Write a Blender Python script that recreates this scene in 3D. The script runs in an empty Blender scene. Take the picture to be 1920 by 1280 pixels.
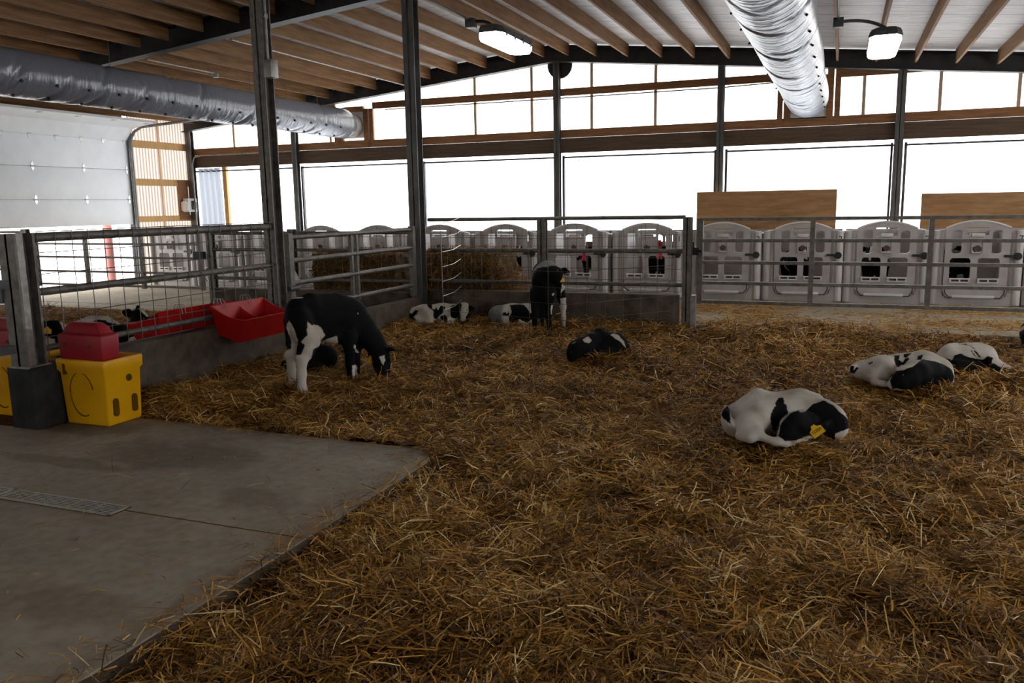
import bpy, bmesh, math, random
import numpy as np
from mathutils import Vector, Matrix

# ------------------------------------------------------------------ camera, world, exposure
SC = bpy.context.scene
COL = SC.collection
RX = np.array([0.9282, 0.0380, -0.3701]); FL = 1550.0; EYE = 1.6
_d = np.array([1580 - 960, 375 - 640, FL]); _d /= np.linalg.norm(_d)          # the barn's long axis seen from the camera
_r = math.atan(.017)
_h = np.array([1580 - 960 - math.cos(_r) * 1000, 375 - 640 + math.sin(_r) * 1000, FL])
_u = np.cross(_d, _h); _u /= np.linalg.norm(_u)
if _u[1] > 0: _u = -_u
_x = np.cross(_d, _u); _x /= np.linalg.norm(_x)
if _x[0] < 0: _x = -_x
W = np.array([_x, _d, _u])                                                     # camera axes -> world axes
def ray(px, py): return W @ np.array([px - 960., py - 640., FL])
def at(px, py, x=None, y=None, z=None, depth=None):
    """world point seen in that direction on the plane x=, y=, z= or at that depth in front of the lens"""
    r = ray(px, py)
    if z is not None: t = (z - EYE) / r[2]
    elif y is not None: t = y / r[1]
    elif x is not None: t = x / r[0]
    else: t = depth / FL
    return np.array([0, 0, EYE]) + t * r
def depth_of(p): return float((np.array(p) - np.array([0, 0, EYE])) @ (W @ np.array([0, 0, 1.])))
cam = bpy.data.cameras.new('camera'); cam_ob = bpy.data.objects.new('camera', cam); COL.objects.link(cam_ob)
cam.sensor_width = 36; cam.lens = FL / 1920 * 36; cam.clip_start = .05; cam.clip_end = 300
_cx, _cy, _cz = W @ np.array([1, 0, 0]), W @ np.array([0, -1, 0]), W @ np.array([0, 0, -1])
cam_ob.matrix_world = Matrix(((_cx[0], _cy[0], _cz[0], 0), (_cx[1], _cy[1], _cz[1], 0), (_cx[2], _cy[2], _cz[2], EYE), (0, 0, 0, 1)))
SC.camera = cam_ob
SC.view_settings.view_transform = 'Standard'; SC.view_settings.look = 'None'
SC.view_settings.exposure = 0.0; SC.view_settings.gamma = 1.0; SC.view_settings.use_curve_mapping = False
SC.cycles.use_denoising = True
SC.cycles.max_bounces = 7; SC.cycles.diffuse_bounces = 4; SC.cycles.transparent_max_bounces = 12
SC.cycles.sample_clamp_indirect = 6.0
wd = bpy.data.worlds.new('overcast_sky'); SC.world = wd; wd.use_nodes = True
bg = wd.node_tree.nodes['Background']; bg.inputs[0].default_value = (1, .985, .955, 1); bg.inputs[1].default_value = 6.5
LENS_STRENGTH = 11.0

random.seed(5); RNG = np.random.default_rng(11)

# ------------------------------------------------------------------ materials
class NT:
    def __init__(s, name):
        s.m = bpy.data.materials.new(name); s.m.use_nodes = True
        s.t = s.m.node_tree; s.t.nodes.clear(); s.out = s.t.nodes.new('ShaderNodeOutputMaterial')
    def n(s, kind, **kw):
        nd = s.t.nodes.new('ShaderNode' + kind)
        for k, v in kw.items():
            if k in nd.inputs: nd.inputs[k].default_value = v
            else: setattr(nd, k, v)
        return nd
    def l(s, a, b): s.t.links.new(a, b)
    def ramp(s, fac, stops):
        r = s.n('ValToRGB'); e = r.color_ramp.elements
        while len(e) < len(stops): e.new(.5)
        for i, (p, c) in enumerate(stops): e[i].position = p; e[i].color = tuple(c) + (1,)
        s.l(fac, r.inputs[0]); return r.outputs[0]
def pmat(name, c1, c2=None, scale=6.0, rough=.7, metal=0.0, stretch=(1, 1, 1), bump=0.0, bscale=None, detail=5, spec=.4, lo=.35, hi=.65):
    M = NT(name); p = M.n('BsdfPrincipled'); p.inputs['Roughness'].default_value = rough
    p.inputs['Metallic'].default_value = metal; p.inputs['Specular IOR Level'].default_value = spec
    tc = M.n('TexCoord'); mp = M.n('Mapping'); mp.inputs['Scale'].default_value = stretch; M.l(tc.outputs['Object'], mp.inputs[0])
    nz = M.n('TexNoise', Scale=scale, Detail=detail, Roughness=.6); M.l(mp.outputs[0], nz.inputs['Vector'])
    M.l(M.ramp(nz.outputs[0], [(lo, c1), (hi, c2 or c1)]), p.inputs['Base Color'])
    if bump:
        n2 = M.n('TexNoise', Scale=bscale or scale * 4, Detail=4); M.l(mp.outputs[0], n2.inputs['Vector'])
        b = M.n('Bump', Strength=bump, Distance=.02); M.l(n2.outputs[0], b.inputs['Height']); M.l(b.outputs[0], p.inputs['Normal'])
    M.l(p.outputs[0], M.out.inputs[0]); M.p = p
    return M.m
def pane_mat(name, tint, clear, rib=0.0, see=None):
    M = NT(name); tr = M.n('BsdfTransparent'); tr.inputs[0].default_value = tuple(see or tint) + (1,)
    tl = M.n('BsdfTranslucent'); tl.inputs[0].default_value = tuple(tint) + (1,)
    mx = M.n('MixShader'); mx.inputs[0].default_value = clear
    if rib:
        tc = M.n('TexCoord'); wv = M.n('TexWave', Scale=rib, Distortion=0.0); wv.bands_direction = 'Y'
        M.l(tc.outputs['Object'], wv.inputs[0])
        mr = M.n('MapRange'); mr.inputs['To Min'].default_value = clear * .15; mr.inputs['To Max'].default_value = clear * 1.1
        M.l(wv.outputs['Fac'], mr.inputs[0]); M.l(mr.outputs[0], mx.inputs[0])
    M.l(tl.outputs[0], mx.inputs[1]); M.l(tr.outputs[0], mx.inputs[2]); M.l(mx.outputs[0], M.out.inputs[0])
    return M.m
MT = {}
MT['purlin'] = pmat('sawn_timber', (.165, .078, .027), (.285, .150, .060), 3.0, .75, stretch=(9, .55, 9), bump=.15)
MT['girt'] = pmat('orange_timber', (.20, .085, .032), (.33, .155, .06), 3.0, .7, stretch=(.6, 9, 9), bump=.12)
MT['glulam'] = pmat('weathered_beam', (.075, .045, .026), (.13, .083, .05), 3.0, .8, stretch=(.5, 8, 10), bump=.15)
MT['stud'] = pmat('pale_mullion', (.78, .54, .34), (.88, .66, .45), 3.0, .7, stretch=(8, 8, .6))
MT['bronze'] = pmat('dark_painted_steel', (.022, .021, .022), (.04, .038, .038), 8, .55, spec=.35)
MT['postgrey'] = pmat('grey_steel', (.085, .082, .078), (.15, .145, .135), 5, .5, .35, stretch=(1, 1, .5), bump=.05)
MT['galv'] = pmat('galvanised_steel', (.20, .185, .165), (.34, .32, .29), 14, .45, .55, bump=.05)
MT['galvdull'] = pmat('dull_galvanised_steel', (.11, .098, .085), (.19, .172, .15), 14, .5, .45, bump=.05)
MT['grate'] = pmat('worn_grate_steel', (.34, .32, .28), (.46, .44, .40), 18, .6, .15)
MT['wire'] = pmat('wire', (.10, .092, .085), (.16, .15, .14), 20, .5, .6)
MT['brightwire'] = pmat('bright_wire', (.42, .40, .37), (.55, .53, .5), 20, .35, .7)  # same wire as the panel, lightened to paint the glints on its bent end
MT['concrete_wall'] = pmat('curb_concrete', (.045, .032, .022), (.120, .090, .062), 4.5, .9, bump=.3, bscale=30, detail=9)
MT['deck'] = pmat('white_roof_liner', (.48, .455, .445), (.64, .61, .60), 2.2, .45, stretch=(1.2, 6, 1), bump=.5, bscale=4)
def deck_mat():
    M = NT('white_roof_liner'); p = M.n('BsdfPrincipled', Roughness=.42); tc = M.n('TexCoord')
    mp = M.n('Mapping'); mp.inputs['Scale'].default_value = (.9, 3.6, 1); M.l(tc.outputs['Object'], mp.inputs[0])
    nz = M.n('TexNoise', Scale=2.6, Detail=6, Roughness=.6, Distortion=.5); M.l(mp.outputs[0], nz.inputs['Vector'])
    base = M.ramp(nz.outputs[0], [(.3, (.42, .395, .39)), (.7, (.64, .61, .60))])
    wv = M.n('TexWave', Scale=.52, Distortion=.15); wv.bands_direction = 'Y'; M.l(tc.outputs['Object'], wv.inputs[0])
    seam = M.ramp(wv.outputs['Fac'], [(.0, (.30, .28, .28)), (.006, (1, 1, 1))])
    mx = M.n('Mix', data_type='RGBA', blend_type='MULTIPLY'); mx.inputs[0].default_value = 1; M.l(base, mx.inputs[6]); M.l(seam, mx.inputs[7]); M.l(mx.outputs[2], p.inputs['Base Color'])
    b = M.n('Bump', Strength=.8, Distance=.03); M.l(nz.outputs[0], b.inputs['Height']); M.l(b.outputs[0], p.inputs['Normal'])
    M.l(p.outputs[0], M.out.inputs[0]); return M.m
MT['deck'] = deck_mat()
MT['door'] = pmat('white_door_panel', (.80, .83, .86), (.86, .89, .91), 3, .5)
MT['doortrim'] = pmat('steel_door_track', (.16, .16, .16), (.26, .26, .26), 9, .45, .6)
MT['hinge'] = pmat('zinc_hinge', (.5, .5, .5), (.66, .66, .66), 30, .35, .8)
MT['black'] = pmat('black_plastic', (.012, .012, .013), (.022, .022, .024), 10, .5)
MT['darkgrey'] = pmat('dark_box', (.045, .045, .047), (.075, .075, .078), 10, .5)
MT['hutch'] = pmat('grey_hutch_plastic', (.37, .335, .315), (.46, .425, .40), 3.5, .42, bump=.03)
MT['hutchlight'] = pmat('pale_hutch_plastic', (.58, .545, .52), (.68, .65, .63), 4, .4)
MT['red'] = pmat('red_plastic', (.46, .005, .005), (.56, .009, .007), 4, .42)
MT['darkred'] = pmat('crimson_plastic', (.25, .005, .012), (.34, .008, .018), 4, .45, bump=.03)
MT['yellow'] = pmat('yellow_plastic', (.72, .345, .003), (.80, .40, .004), 3, .38, bump=.04)
MT['slot'] = pmat('dark_recess', (.10, .048, .002), (.13, .065, .003), 5, .95, spec=.03)  # flat dark amber paints the shade inside slots and holes; joint shares it
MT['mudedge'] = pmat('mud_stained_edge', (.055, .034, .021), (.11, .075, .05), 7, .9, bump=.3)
MT['footing'] = pmat('dark_footing', (.022, .021, .021), (.040, .039, .038), 8, .9, bump=.2, spec=.1)
MT['redpost'] = pmat('red_painted_post', (.40, .16, .14), (.46, .19, .17), 5, .6)
MT['ply'] = pmat('plywood', (.29, .145, .05), (.46, .25, .105), 2.4, .7, stretch=(.8, 1, 4.5), detail=8)
MT['tan'] = pmat('tan_timber', (.45, .25, .09), (.58, .35, .14), 3, .7, stretch=(8, 8, .6))
MT['hay'] = pmat('bale_straw', (.045, .028, .012), (.24, .155, .062), 30, .9, stretch=(.7, 2, 2), bump=.8, bscale=60)
MT['snow'] = pmat('snow', (.80, .83, .86), (.88, .9, .93), .7, .8, bump=.1)
MT['ribbon'] = pmat('pink_ribbon', (.62, .03, .07), (.72, .05, .1), 8, .7)
MT['orange'] = pmat('orange_paint', (.62, .20, .02), (.70, .27, .03), 8, .5)
MT['white'] = pmat('white_plastic', (.68, .68, .66), (.76, .76, .74), 6, .4)
MT['tagyellow'] = pmat('tag_yellow', (.78, .42, .01), (.85, .5, .02), 8, .5)
MT['ink'] = pmat('black_ink', (.02, .016, .012), (.03, .022, .016), 8, .7)
MT['eye'] = pmat('dark_eye', (.008, .006, .005), (.012, .009, .008), 8, .12, spec=.6)
MT['hoof'] = pmat('hoof_horn', (.05, .04, .032), (.11, .09, .07), 12, .6)
MT['pane'] = pane_mat('clear_polycarbonate', (.94, .95, .96), .55)
MT['ribpane'] = pane_mat('ribbed_polycarbonate', (.30, .265, .24), .30, rib=3.4, see=(.95, .88, .84))
MT['uppane'] = pane_mat('translucent_gable_sheet', (.32, .275, .225), .80, see=(.95, .95, .95))
MT['curtain'] = pane_mat('clear_wall_curtain', (.93, .95, .98), .6)
MT['foldcurtain'] = pane_mat('bunched_curtain', (.17, .176, .19), .01)

def concrete_floor(name, base, dark, stains=()):
    M = NT(name); p = M.n('BsdfPrincipled', Roughness=.82); p.inputs['Specular IOR Level'].default_value = .3
    tc = M.n('TexCoord'); n1 = M.n('TexNoise', Scale=.9, Detail=7, Roughness=.62); n2 = M.n('TexNoise', Scale=14, Detail=6)
    M.l(tc.outputs['Object'], n1.inputs['Vector']); M.l(tc.outputs['Object'], n2.inputs['Vector'])
    a = M.ramp(n1.outputs[0], [(.32, dark), (.6, base)])
    b = M.ramp(n2.outputs[0], [(.3, (.72, .70, .66)), (.62, (1, 1, 1))])
    mx = M.n('Mix', data_type='RGBA', blend_type='MULTIPLY'); mx.inputs[0].default_value = .8
    M.l(a, mx.inputs[6]); M.l(b, mx.inputs[7])
    for (cx, cy, rx_, ry_, col) in stains:
        mp = M.n('Mapping'); mp.inputs['Location'].default_value = (-cx / rx_, -cy / ry_, 0); mp.inputs['Scale'].default_value = (1 / rx_, 1 / ry_, 0); M.l(tc.outputs['Object'], mp.inputs[0])
        ln = M.n('VectorMath', operation='LENGTH'); M.l(mp.outputs[0], ln.inputs[0]); n3 = M.n('TexNoise', Scale=3.2, Detail=5); M.l(tc.outputs['Object'], n3.inputs['Vector'])
        ad = M.n('Math', operation='MULTIPLY_ADD'); ad.inputs[1].default_value = 1.5; M.l(n3.outputs[0], ad.inputs[0]); M.l(ln.outputs['Value'], ad.inputs[2])
        mr = M.n('MapRange'); mr.inputs['From Min'].default_value = 1.75; mr.inputs['From Max'].default_value = 1.35; mr.inputs['To Max'].default_value = .75; M.l(ad.outputs[0], mr.inputs[0])
        m2 = M.n('Mix', data_type='RGBA', blend_type='MULTIPLY'); M.l(mr.outputs[0], m2.inputs[0]); M.l(mx.outputs[2], m2.inputs[6]); m2.inputs[7].default_value = col + (1,); mx = m2
    M.l(mx.outputs[2], p.inputs['Base Color'])
    bp = M.n('Bump', Strength=.25, Distance=.01); M.l(n2.outputs[0], bp.inputs['Height']); M.l(bp.outputs[0], p.inputs['Normal'])
    M.l(p.outputs[0], M.out.inputs[0]); return M, mx, p
MT['slab'] = concrete_floor('slab_concrete', (.335, .28, .212), (.235, .19, .14), ((-4.05, 4.12, .75, .34, (.55, .52, .45)), (-5.2, 4.45, .55, .25, (.4, .36, .3)), (-4.7, 3.75, .8, .10, (.6, .56, .5)), (-3.0, 3.6, .3, .2, (.6, .55, .48)), (-2.9, 2.3, .4, .2, (.65, .6, .52))))[0].m
MT['aisle'] = concrete_floor('aisle_concrete', (.42, .36, .27), (.30, .235, .15))[0].m
def straw_mat(name, attr=True, dark=1.0):
    M = NT(name); p = M.n('BsdfPrincipled', Roughness=.6); p.inputs['Specular IOR Level'].default_value = .25
    if attr:
        a = M.n('Attribute', attribute_name='shade'); f = a.outputs['Fac']
    else:
        tc = M.n('TexCoord'); nz = M.n('TexNoise', Scale=22, Detail=8, Roughness=.7); M.l(tc.outputs['Object'], nz.inputs['Vector']); f = nz.outputs[0]
    k = dark
    M.l(M.ramp(f, [(0, (.05 * k, .021 * k, .005 * k)), (.28, (.18 * k, .075 * k, .012 * k)), (.55, (.43 * k, .192 * k, .028 * k)),
                   (.8, (.66 * k, .37 * k, .075 * k)), (1, (.86 * k, .65 * k, .31 * k))]), p.inputs['Base Color'])
    M.l(p.outputs[0], M.out.inputs[0]); return M.m
MT['straw'] = straw_mat('straw_stalks'); MT['strawbase'] = straw_mat('trodden_straw', False, .38)
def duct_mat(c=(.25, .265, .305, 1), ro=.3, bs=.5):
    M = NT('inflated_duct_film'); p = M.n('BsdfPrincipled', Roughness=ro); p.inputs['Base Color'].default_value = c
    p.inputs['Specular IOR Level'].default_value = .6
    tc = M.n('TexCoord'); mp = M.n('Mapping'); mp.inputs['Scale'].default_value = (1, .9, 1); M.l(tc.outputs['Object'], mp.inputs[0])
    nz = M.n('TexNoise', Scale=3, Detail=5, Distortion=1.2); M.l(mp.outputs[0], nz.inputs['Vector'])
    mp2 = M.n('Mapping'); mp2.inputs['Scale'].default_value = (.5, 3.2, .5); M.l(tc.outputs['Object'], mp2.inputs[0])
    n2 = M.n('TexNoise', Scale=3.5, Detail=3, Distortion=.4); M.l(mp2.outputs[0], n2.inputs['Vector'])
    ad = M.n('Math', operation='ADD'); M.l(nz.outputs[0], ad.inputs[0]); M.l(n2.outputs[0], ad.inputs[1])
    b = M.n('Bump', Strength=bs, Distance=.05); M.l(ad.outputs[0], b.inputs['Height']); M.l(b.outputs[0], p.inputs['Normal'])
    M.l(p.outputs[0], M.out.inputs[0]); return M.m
MT['duct'] = duct_mat(); MT['ductshaded'] = duct_mat((.16, .165, .19, 1), .27, .3)  # same film twice: dimmer light on the left duct painted into its colour
MT['nipplebrown'] = pmat('brown_rubber', (.06, .035, .025), (.10, .06, .04), 8, .6)
def lens_mat():
    M = NT('lit_lens'); e = M.n('Emission'); e.inputs[0].default_value = (1, .98, .94, 1); e.inputs[1].default_value = LENS_STRENGTH
    M.l(e.outputs[0], M.out.inputs[0]); return M.m
MT['lens'] = lens_mat()
def coat_mat():
    M = NT('calf_coat'); p = M.n('BsdfPrincipled', Roughness=.8); p.inputs['Specular IOR Level'].default_value = .10
    tc = M.n('TexCoord'); nz = M.n('TexNoise', Scale=55, Detail=4, Roughness=.6); M.l(tc.outputs['Object'], nz.inputs['Vector'])
    big = M.n('TexNoise', Scale=4, Detail=4); M.l(tc.outputs['Object'], big.inputs['Vector'])
    a = M.n('Attribute', attribute_name='black'); ad = M.n('Math', operation='MULTIPLY_ADD'); ad.inputs[1].default_value = .012; 
    M.l(nz.outputs[0], ad.inputs[0]); M.l(a.outputs['Fac'], ad.inputs[2])
    mr = M.n('MapRange'); mr.inputs['From Min'].default_value = .003; mr.inputs['From Max'].default_value = .009; M.l(ad.outputs[0], mr.inputs[0])
    white = M.ramp(big.outputs[0], [(.35, (.40, .345, .27)), (.6, (.58, .53, .46))])
    gr = M.n('Attribute', attribute_name='grey'); mg = M.n('Mix', data_type='RGBA'); M.l(gr.outputs['Fac'], mg.inputs[0])
    M.l(white, mg.inputs[6]); mg.inputs[7].default_value = (.17, .18, .165, 1)
    pk = M.n('Attribute', attribute_name='pink'); mp = M.n('Mix', data_type='RGBA'); M.l(pk.outputs['Fac'], mp.inputs[0])
    M.l(mg.outputs[2], mp.inputs[6]); mp.inputs[7].default_value = (.42, .27, .23, 1)
    mx = M.n('Mix', data_type='RGBA'); M.l(mr.outputs[0], mx.inputs[0]); M.l(mp.outputs[2], mx.inputs[6]); mx.inputs[7].default_value = (.0055, .005, .0052, 1)
    M.l(mx.outputs[2], p.inputs['Base Color'])
    b = M.n('Bump', Strength=.25, Distance=.006); M.l(nz.outputs[0], b.inputs['Height']); M.l(b.outputs[0], p.inputs['Normal'])
    M.l(p.outputs[0], M.out.inputs[0]); return M.m
MT['coat'] = coat_mat()

# ------------------------------------------------------------------ mesh helpers
class MB:
    def __init__(s): s.v = []; s.f = []; s.n = 0
    def add(s, v, f):
        s.v.extend([tuple(map(float, q)) for q in v]); s.f.extend([tuple(i + s.n for i in q) for q in f]); s.n += len(v); return s
    def box(s, lo, hi, M=None):
        x0, y0, z0 = lo; x1, y1, z1 = hi
        v = [(x0, y0, z0), (x1, y0, z0), (x1, y1, z0), (x0, y1, z0), (x0, y0, z1), (x1, y0, z1), (x1, y1, z1), (x0, y1, z1)]
        if M is not None: v = [tuple(M @ Vector(q)) for q in v]
        return s.add(v, [(3, 2, 1, 0), (4, 5, 6, 7), (0, 1, 5, 4), (1, 2, 6, 5), (2, 3, 7, 6), (3, 0, 4, 7)])
    def bar(s, a, b, w, h=None, up=(0, 0, 1)):
        """rectangular bar from a to b, w across, h along up"""
        h = h or w; a = np.array(a, float); b = np.array(b, float); d = b - a; d /= np.linalg.norm(d)
        u = np.array(up, float)
        if abs(u @ d) > .95: u = np.array([0, 1., 0]) if abs(d[1]) < .9 else np.array([1., 0, 0])
        sd = np.cross(d, u); sd /= np.linalg.norm(sd); u = np.cross(sd, d)
        q = [a + sd * i * w / 2 + u * j * h / 2 for i, j in ((-1, -1), (1, -1), (1, 1), (-1, 1))] + [b + sd * i * w / 2 + u * j * h / 2 for i, j in ((-1, -1), (1, -1), (1, 1), (-1, 1))]
        return s.add(q, [(3, 2, 1, 0), (4, 5, 6, 7), (0, 1, 5, 4), (1, 2, 6, 5), (2, 3, 7, 6), (3, 0, 4, 7)])
    def tube(s, pts, r, n=10, caps=True):
        P = [np.array(p, float) for p in pts]; rr = r if hasattr(r, '__len__') else [r] * len(P)
        prev = None; V = []
        for i, p in enumerate(P):
            d = P[min(i + 1, len(P) - 1)] - P[max(i - 1, 0)]; d /= np.linalg.norm(d)
            if prev is None:
                t = np.array([0, 0, 1.]) if abs(d[2]) < .9 else np.array([1., 0, 0]); u = np.cross(d, t)
            else: u = prev - d * (prev @ d)
            u /= np.linalg.norm(u); prev = u; w = np.cross(d, u)
            V += [p + rr[i] * (math.cos(2 * math.pi * k / n) * u + math.sin(2 * math.pi * k / n) * w) for k in range(n)]
        F = []
        for i in range(len(P) - 1):
            for k in range(n):
                F.append((i * n + k, i * n + (k + 1) % n, (i + 1) * n + (k + 1) % n, (i + 1) * n + k))
        if caps: F.append(tuple(reversed(range(n)))); F.append(tuple(range((len(P) - 1) * n, len(P) * n)))
        return s.add(V, F)
    def prism(s, poly, ax, a, b):
        """polygon extruded along axis ax ('x','y','z') from a to b; polygon in the other two axes in order"""
        k = 'xyz'.index(ax)
        def pt(q, t): l = list(q); l.insert(k, t); return tuple(l)
        n = len(poly); V = [pt(q, a) for q in poly] + [pt(q, b) for q in poly]
        F = [tuple(reversed(range(n))), tuple(range(n, 2 * n))] + [(i, (i + 1) % n, n + (i + 1) % n, n + i) for i in range(n)]
        return s.add(V, F)
    def disc(s, c, nrm, r, t, n=20):
        c = np.array(c, float); nrm = np.array(nrm, float) / np.linalg.norm(nrm)
        return s.tube([c - nrm * t / 2, c + nrm * t / 2], r, n)
    def loft(s, rings, closed_ends=True):
        n = len(rings[0]); V = [q for r in rings for q in r]; F = []
        for i in range(len(rings) - 1):
            for k in range(n): F.append((i * n + k, i * n + (k + 1) % n, (i + 1) * n + (k + 1) % n, (i + 1) * n + k))
        if closed_ends: F.append(tuple(reversed(range(n)))); F.append(tuple(range((len(rings) - 1) * n, len(rings) * n)))
        return s.add(V, F)
    def build(s, name, mat, parent=None, smooth=False, bevel=0.0, seg=2):
        me = bpy.data.meshes.new(name); off = np.array(parent['_o']) if parent is not None and '_o' in parent else np.zeros(3)
        v = [tuple(np.array(q) - off) for q in s.v] if s.n else []
        me.from_pydata(v, [], s.f); me.validate()
        bm = bmesh.new(); bm.from_mesh(me)
        bmesh.ops.recalc_face_normals(bm, faces=bm.faces)
        if bevel:
            bmesh.ops.remove_doubles(bm, verts=bm.verts, dist=1e-5)
            ed = [e for e in bm.edges if len(e.link_faces) == 2 and e.calc_face_angle(0) > .6]
            bmesh.ops.bevel(bm, geom=ed, offset=bevel, segments=seg, affect='EDGES', profile=.5)
        bm.to_mesh(me); bm.free()
        me.materials.append(MT[mat])
        if smooth or bevel:
            me.polygons.foreach_set('use_smooth', [True] * len(me.polygons))
            try: me.set_sharp_from_angle(angle=math.radians(40))
            except Exception: pass
        o = bpy.data.objects.new(name, me); COL.objects.link(o)
        if parent is not None: o.parent = parent; o['_o'] = list(map(float, off))
        return o
def plate(outer, holes, y0, y1, mb=None):
    """flat plate in the x-z plane with holes, thick from y0 to y1"""
    bm = bmesh.new(); E = []
    for lp in [outer] + holes:
        vs = [bm.verts.new((p[0], y0, p[1])) for p in lp]
        for i in range(len(vs)): E.append(bm.edges.new((vs[i], vs[(i + 1) % len(vs)])))
    bmesh.ops.triangle_fill(bm, use_beauty=True, use_dissolve=False, edges=E)
    r = bmesh.ops.extrude_face_region(bm, geom=bm.faces[:])
    for v in [g for g in r['geom'] if isinstance(g, bmesh.types.BMVert)]: v.co.y = y1
    bm.verts.index_update(); mb = mb or MB()
    mb.add([v.co[:] for v in bm.verts], [[v.index for v in f.verts] for f in bm.faces]); bm.free(); return mb
def rrect(x0, z0, x1, z1, r, n=4, arch=0.0):
    pts = []
    for cx, cz, a0 in ((x1 - r, z0 + r, -90), (x1 - r, z1 - r, 0), (x0 + r, z1 - r, 90), (x0 + r, z0 + r, 180)):
        for k in range(n + 1):
            a = math.radians(a0 + 90 * k / n); pts.append([cx + r * math.cos(a), cz + r * math.sin(a)])
    if arch:
        out = []
        for p in pts:
            if p[1] > (z0 + z1) / 2: p[1] -= arch * ((p[0] - (x0 + x1) / 2) / ((x1 - x0) / 2)) ** 2
            out.append(p)
        pts = out
    return [tuple(p) for p in pts]
def thing(name, label, cat, loc, group=None):
    o = bpy.data.objects.new(name, None); COL.objects.link(o); o.location = tuple(map(float, loc)); o['_o'] = [float(q) for q in loc]
    o.empty_display_size = .1
    o['label'] = label; o['category'] = cat
    if group: o['group'] = group
    return o
def tag(o, label, cat, group=None, kind=None):
    o['label'] = label; o['category'] = cat
    if group: o['group'] = group
    if kind: o['kind'] = kind
    return o
def struct(o, label=None, cat=None):
    o['kind'] = 'structure'
    if label: o['label'] = label; o['category'] = cat
    return o
def copy_tree(o, parent=None):
    c = o.copy(); COL.objects.link(c)
    if parent is not None: c.parent = parent
    for ch in list(o.children): copy_tree(ch, c)
    return c
def move_origin(o, loc):
    """put the origin of a single-mesh thing at loc"""
    l = Vector(loc); o.data.transform(Matrix.Translation(-l)); o.location = l; return o

def lattice(n, seed):
    return np.random.default_rng(seed).random((n, n))
_L = [lattice(256, 100 + i) for i in range(6)]
def vnoise(x, y, f, i=0):
    x = np.asarray(x) * f + 57.3; y = np.asarray(y) * f + 91.7; xi = np.floor(x).astype(int); yi = np.floor(y).astype(int)
    fx = x - xi; fy = y - yi; fx = fx * fx * (3 - 2 * fx); fy = fy * fy * (3 - 2 * fy); L = _L[i]
    g = lambda a, b: L[a % 256, b % 256]
    return (g(xi, yi) * (1 - fx) + g(xi + 1, yi) * fx) * (1 - fy) + (g(xi, yi + 1) * (1 - fx) + g(xi + 1, yi + 1) * fx) * fy - .5

# ------------------------------------------------------------------ the barn shell
YB, YR, XRG, XL, XW = 17.0, 10.65, -5.65, -15.5, 6.0         # back wall, inner frame, ridge, left wall, right wall
def zb(x): return 4.51 - .097 * abs(x - XRG)                 # underside of the steel rafters
struct(MB().box((-60, -40, -.5), (60, 70, -.16)).build('ground', 'snow'), 'snow covered ground outside the barn', 'ground')
struct(MB().box((XL, -4, -.16), (XW, YB, -.1)).build('floor', 'strawbase'))
sl = MB().prism([(-12.0, -4), (-2.39, -4), (-2.39, 4.55), (-2.47, 4.70), (-2.62, 4.76), (-5.5, 4.82), (-5.5, 4.3), (-12.0, 4.3)], 'z', -.12, 0.0)
slab = struct(sl.build('floor', 'slab', bevel=.005))
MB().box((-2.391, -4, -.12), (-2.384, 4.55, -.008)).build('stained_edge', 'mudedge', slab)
slab['label'] = 'bare grey concrete slab at the lower left'; slab['category'] = 'floor'
struct(MB().box((XL, 10.98, -.12), (XW, YB, 0)).build('floor', 'aisle'), 'straw dusted concrete aisle in front of the hutches', 'floor')
struct(MB().box((XL, 10.4, -.13), (-9.2, 10.98, -.005)).build('floor', 'aisle'))
# drain grate and the joint in the slab
dr = thing('drain_grate', 'slotted steel drain grate set in the concrete slab', 'drain', (-4.2, 3.2, 0))
for i, (xa, xb) in enumerate(((-6.2, -5.36), (-5.34, -4.45), (-4.43, -3.57))):
    fr = MB(); fr.box((xa, 3.115, -.01), (xb, 3.125, .006)).box((xa, 3.245, -.01), (xb, 3.255, .006)).box((xa, 3.115, -.01), (xa + .018, 3.255, .006)).box((xb - .018, 3.115, -.01), (xb, 3.255, .006))
    for k in range(1, 7): fr.box((xa, 3.115 + k * .0186, -.01), (xb, 3.121 + k * .0186, .005))
    for q in np.linspace(xa, xb, 6)[1:-1]: fr.box((q - .004, 3.12, -.012), (q + .004, 3.25, .003))
    fr.build('grate_section', 'grate', dr)
MB().box((-6.2, 3.11, .0005), (-3.56, 3.26, .0015)).build('channel', 'slot', dr)
struct(MB().box((-3.56, 3.205, .0004), (-2.40, 3.213, .0014)).build('trim_1', 'slot'))
# roof liner and eaves
rf = MB()
xs = [XL - .3, XRG, XW + .3]
def deck(x): return zb(x) + .36
rf.add([(xs[0], -4.3, deck(xs[0])), (xs[1], -4.3, deck(xs[1])), (xs[2], -4.3, deck(xs[2])), (xs[0], 17.4, deck(xs[0])), (xs[1], 17.4, deck(xs[1])), (xs[2], 17.4, deck(xs[2])),
        (xs[0], -4.3, deck(xs[0]) + .12), (xs[1], -4.3, deck(xs[1]) + .12), (xs[2], -4.3, deck(xs[2]) + .12), (xs[0], 17.4, deck(xs[0]) + .12), (xs[1], 17.4, deck(xs[1]) + .12), (xs[2], 17.4, deck(xs[2]) + .12)],
       [(0, 1, 4, 3), (1, 2, 5, 4), (6, 9, 10, 7), (7, 10, 11, 8), (0, 3, 9, 6), (2, 8, 11, 5), (0, 6, 7, 1), (1, 7, 8, 2), (3, 4, 10, 9), (4, 5, 11, 10)])
struct(rf.build('ceiling', 'deck'))
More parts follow.
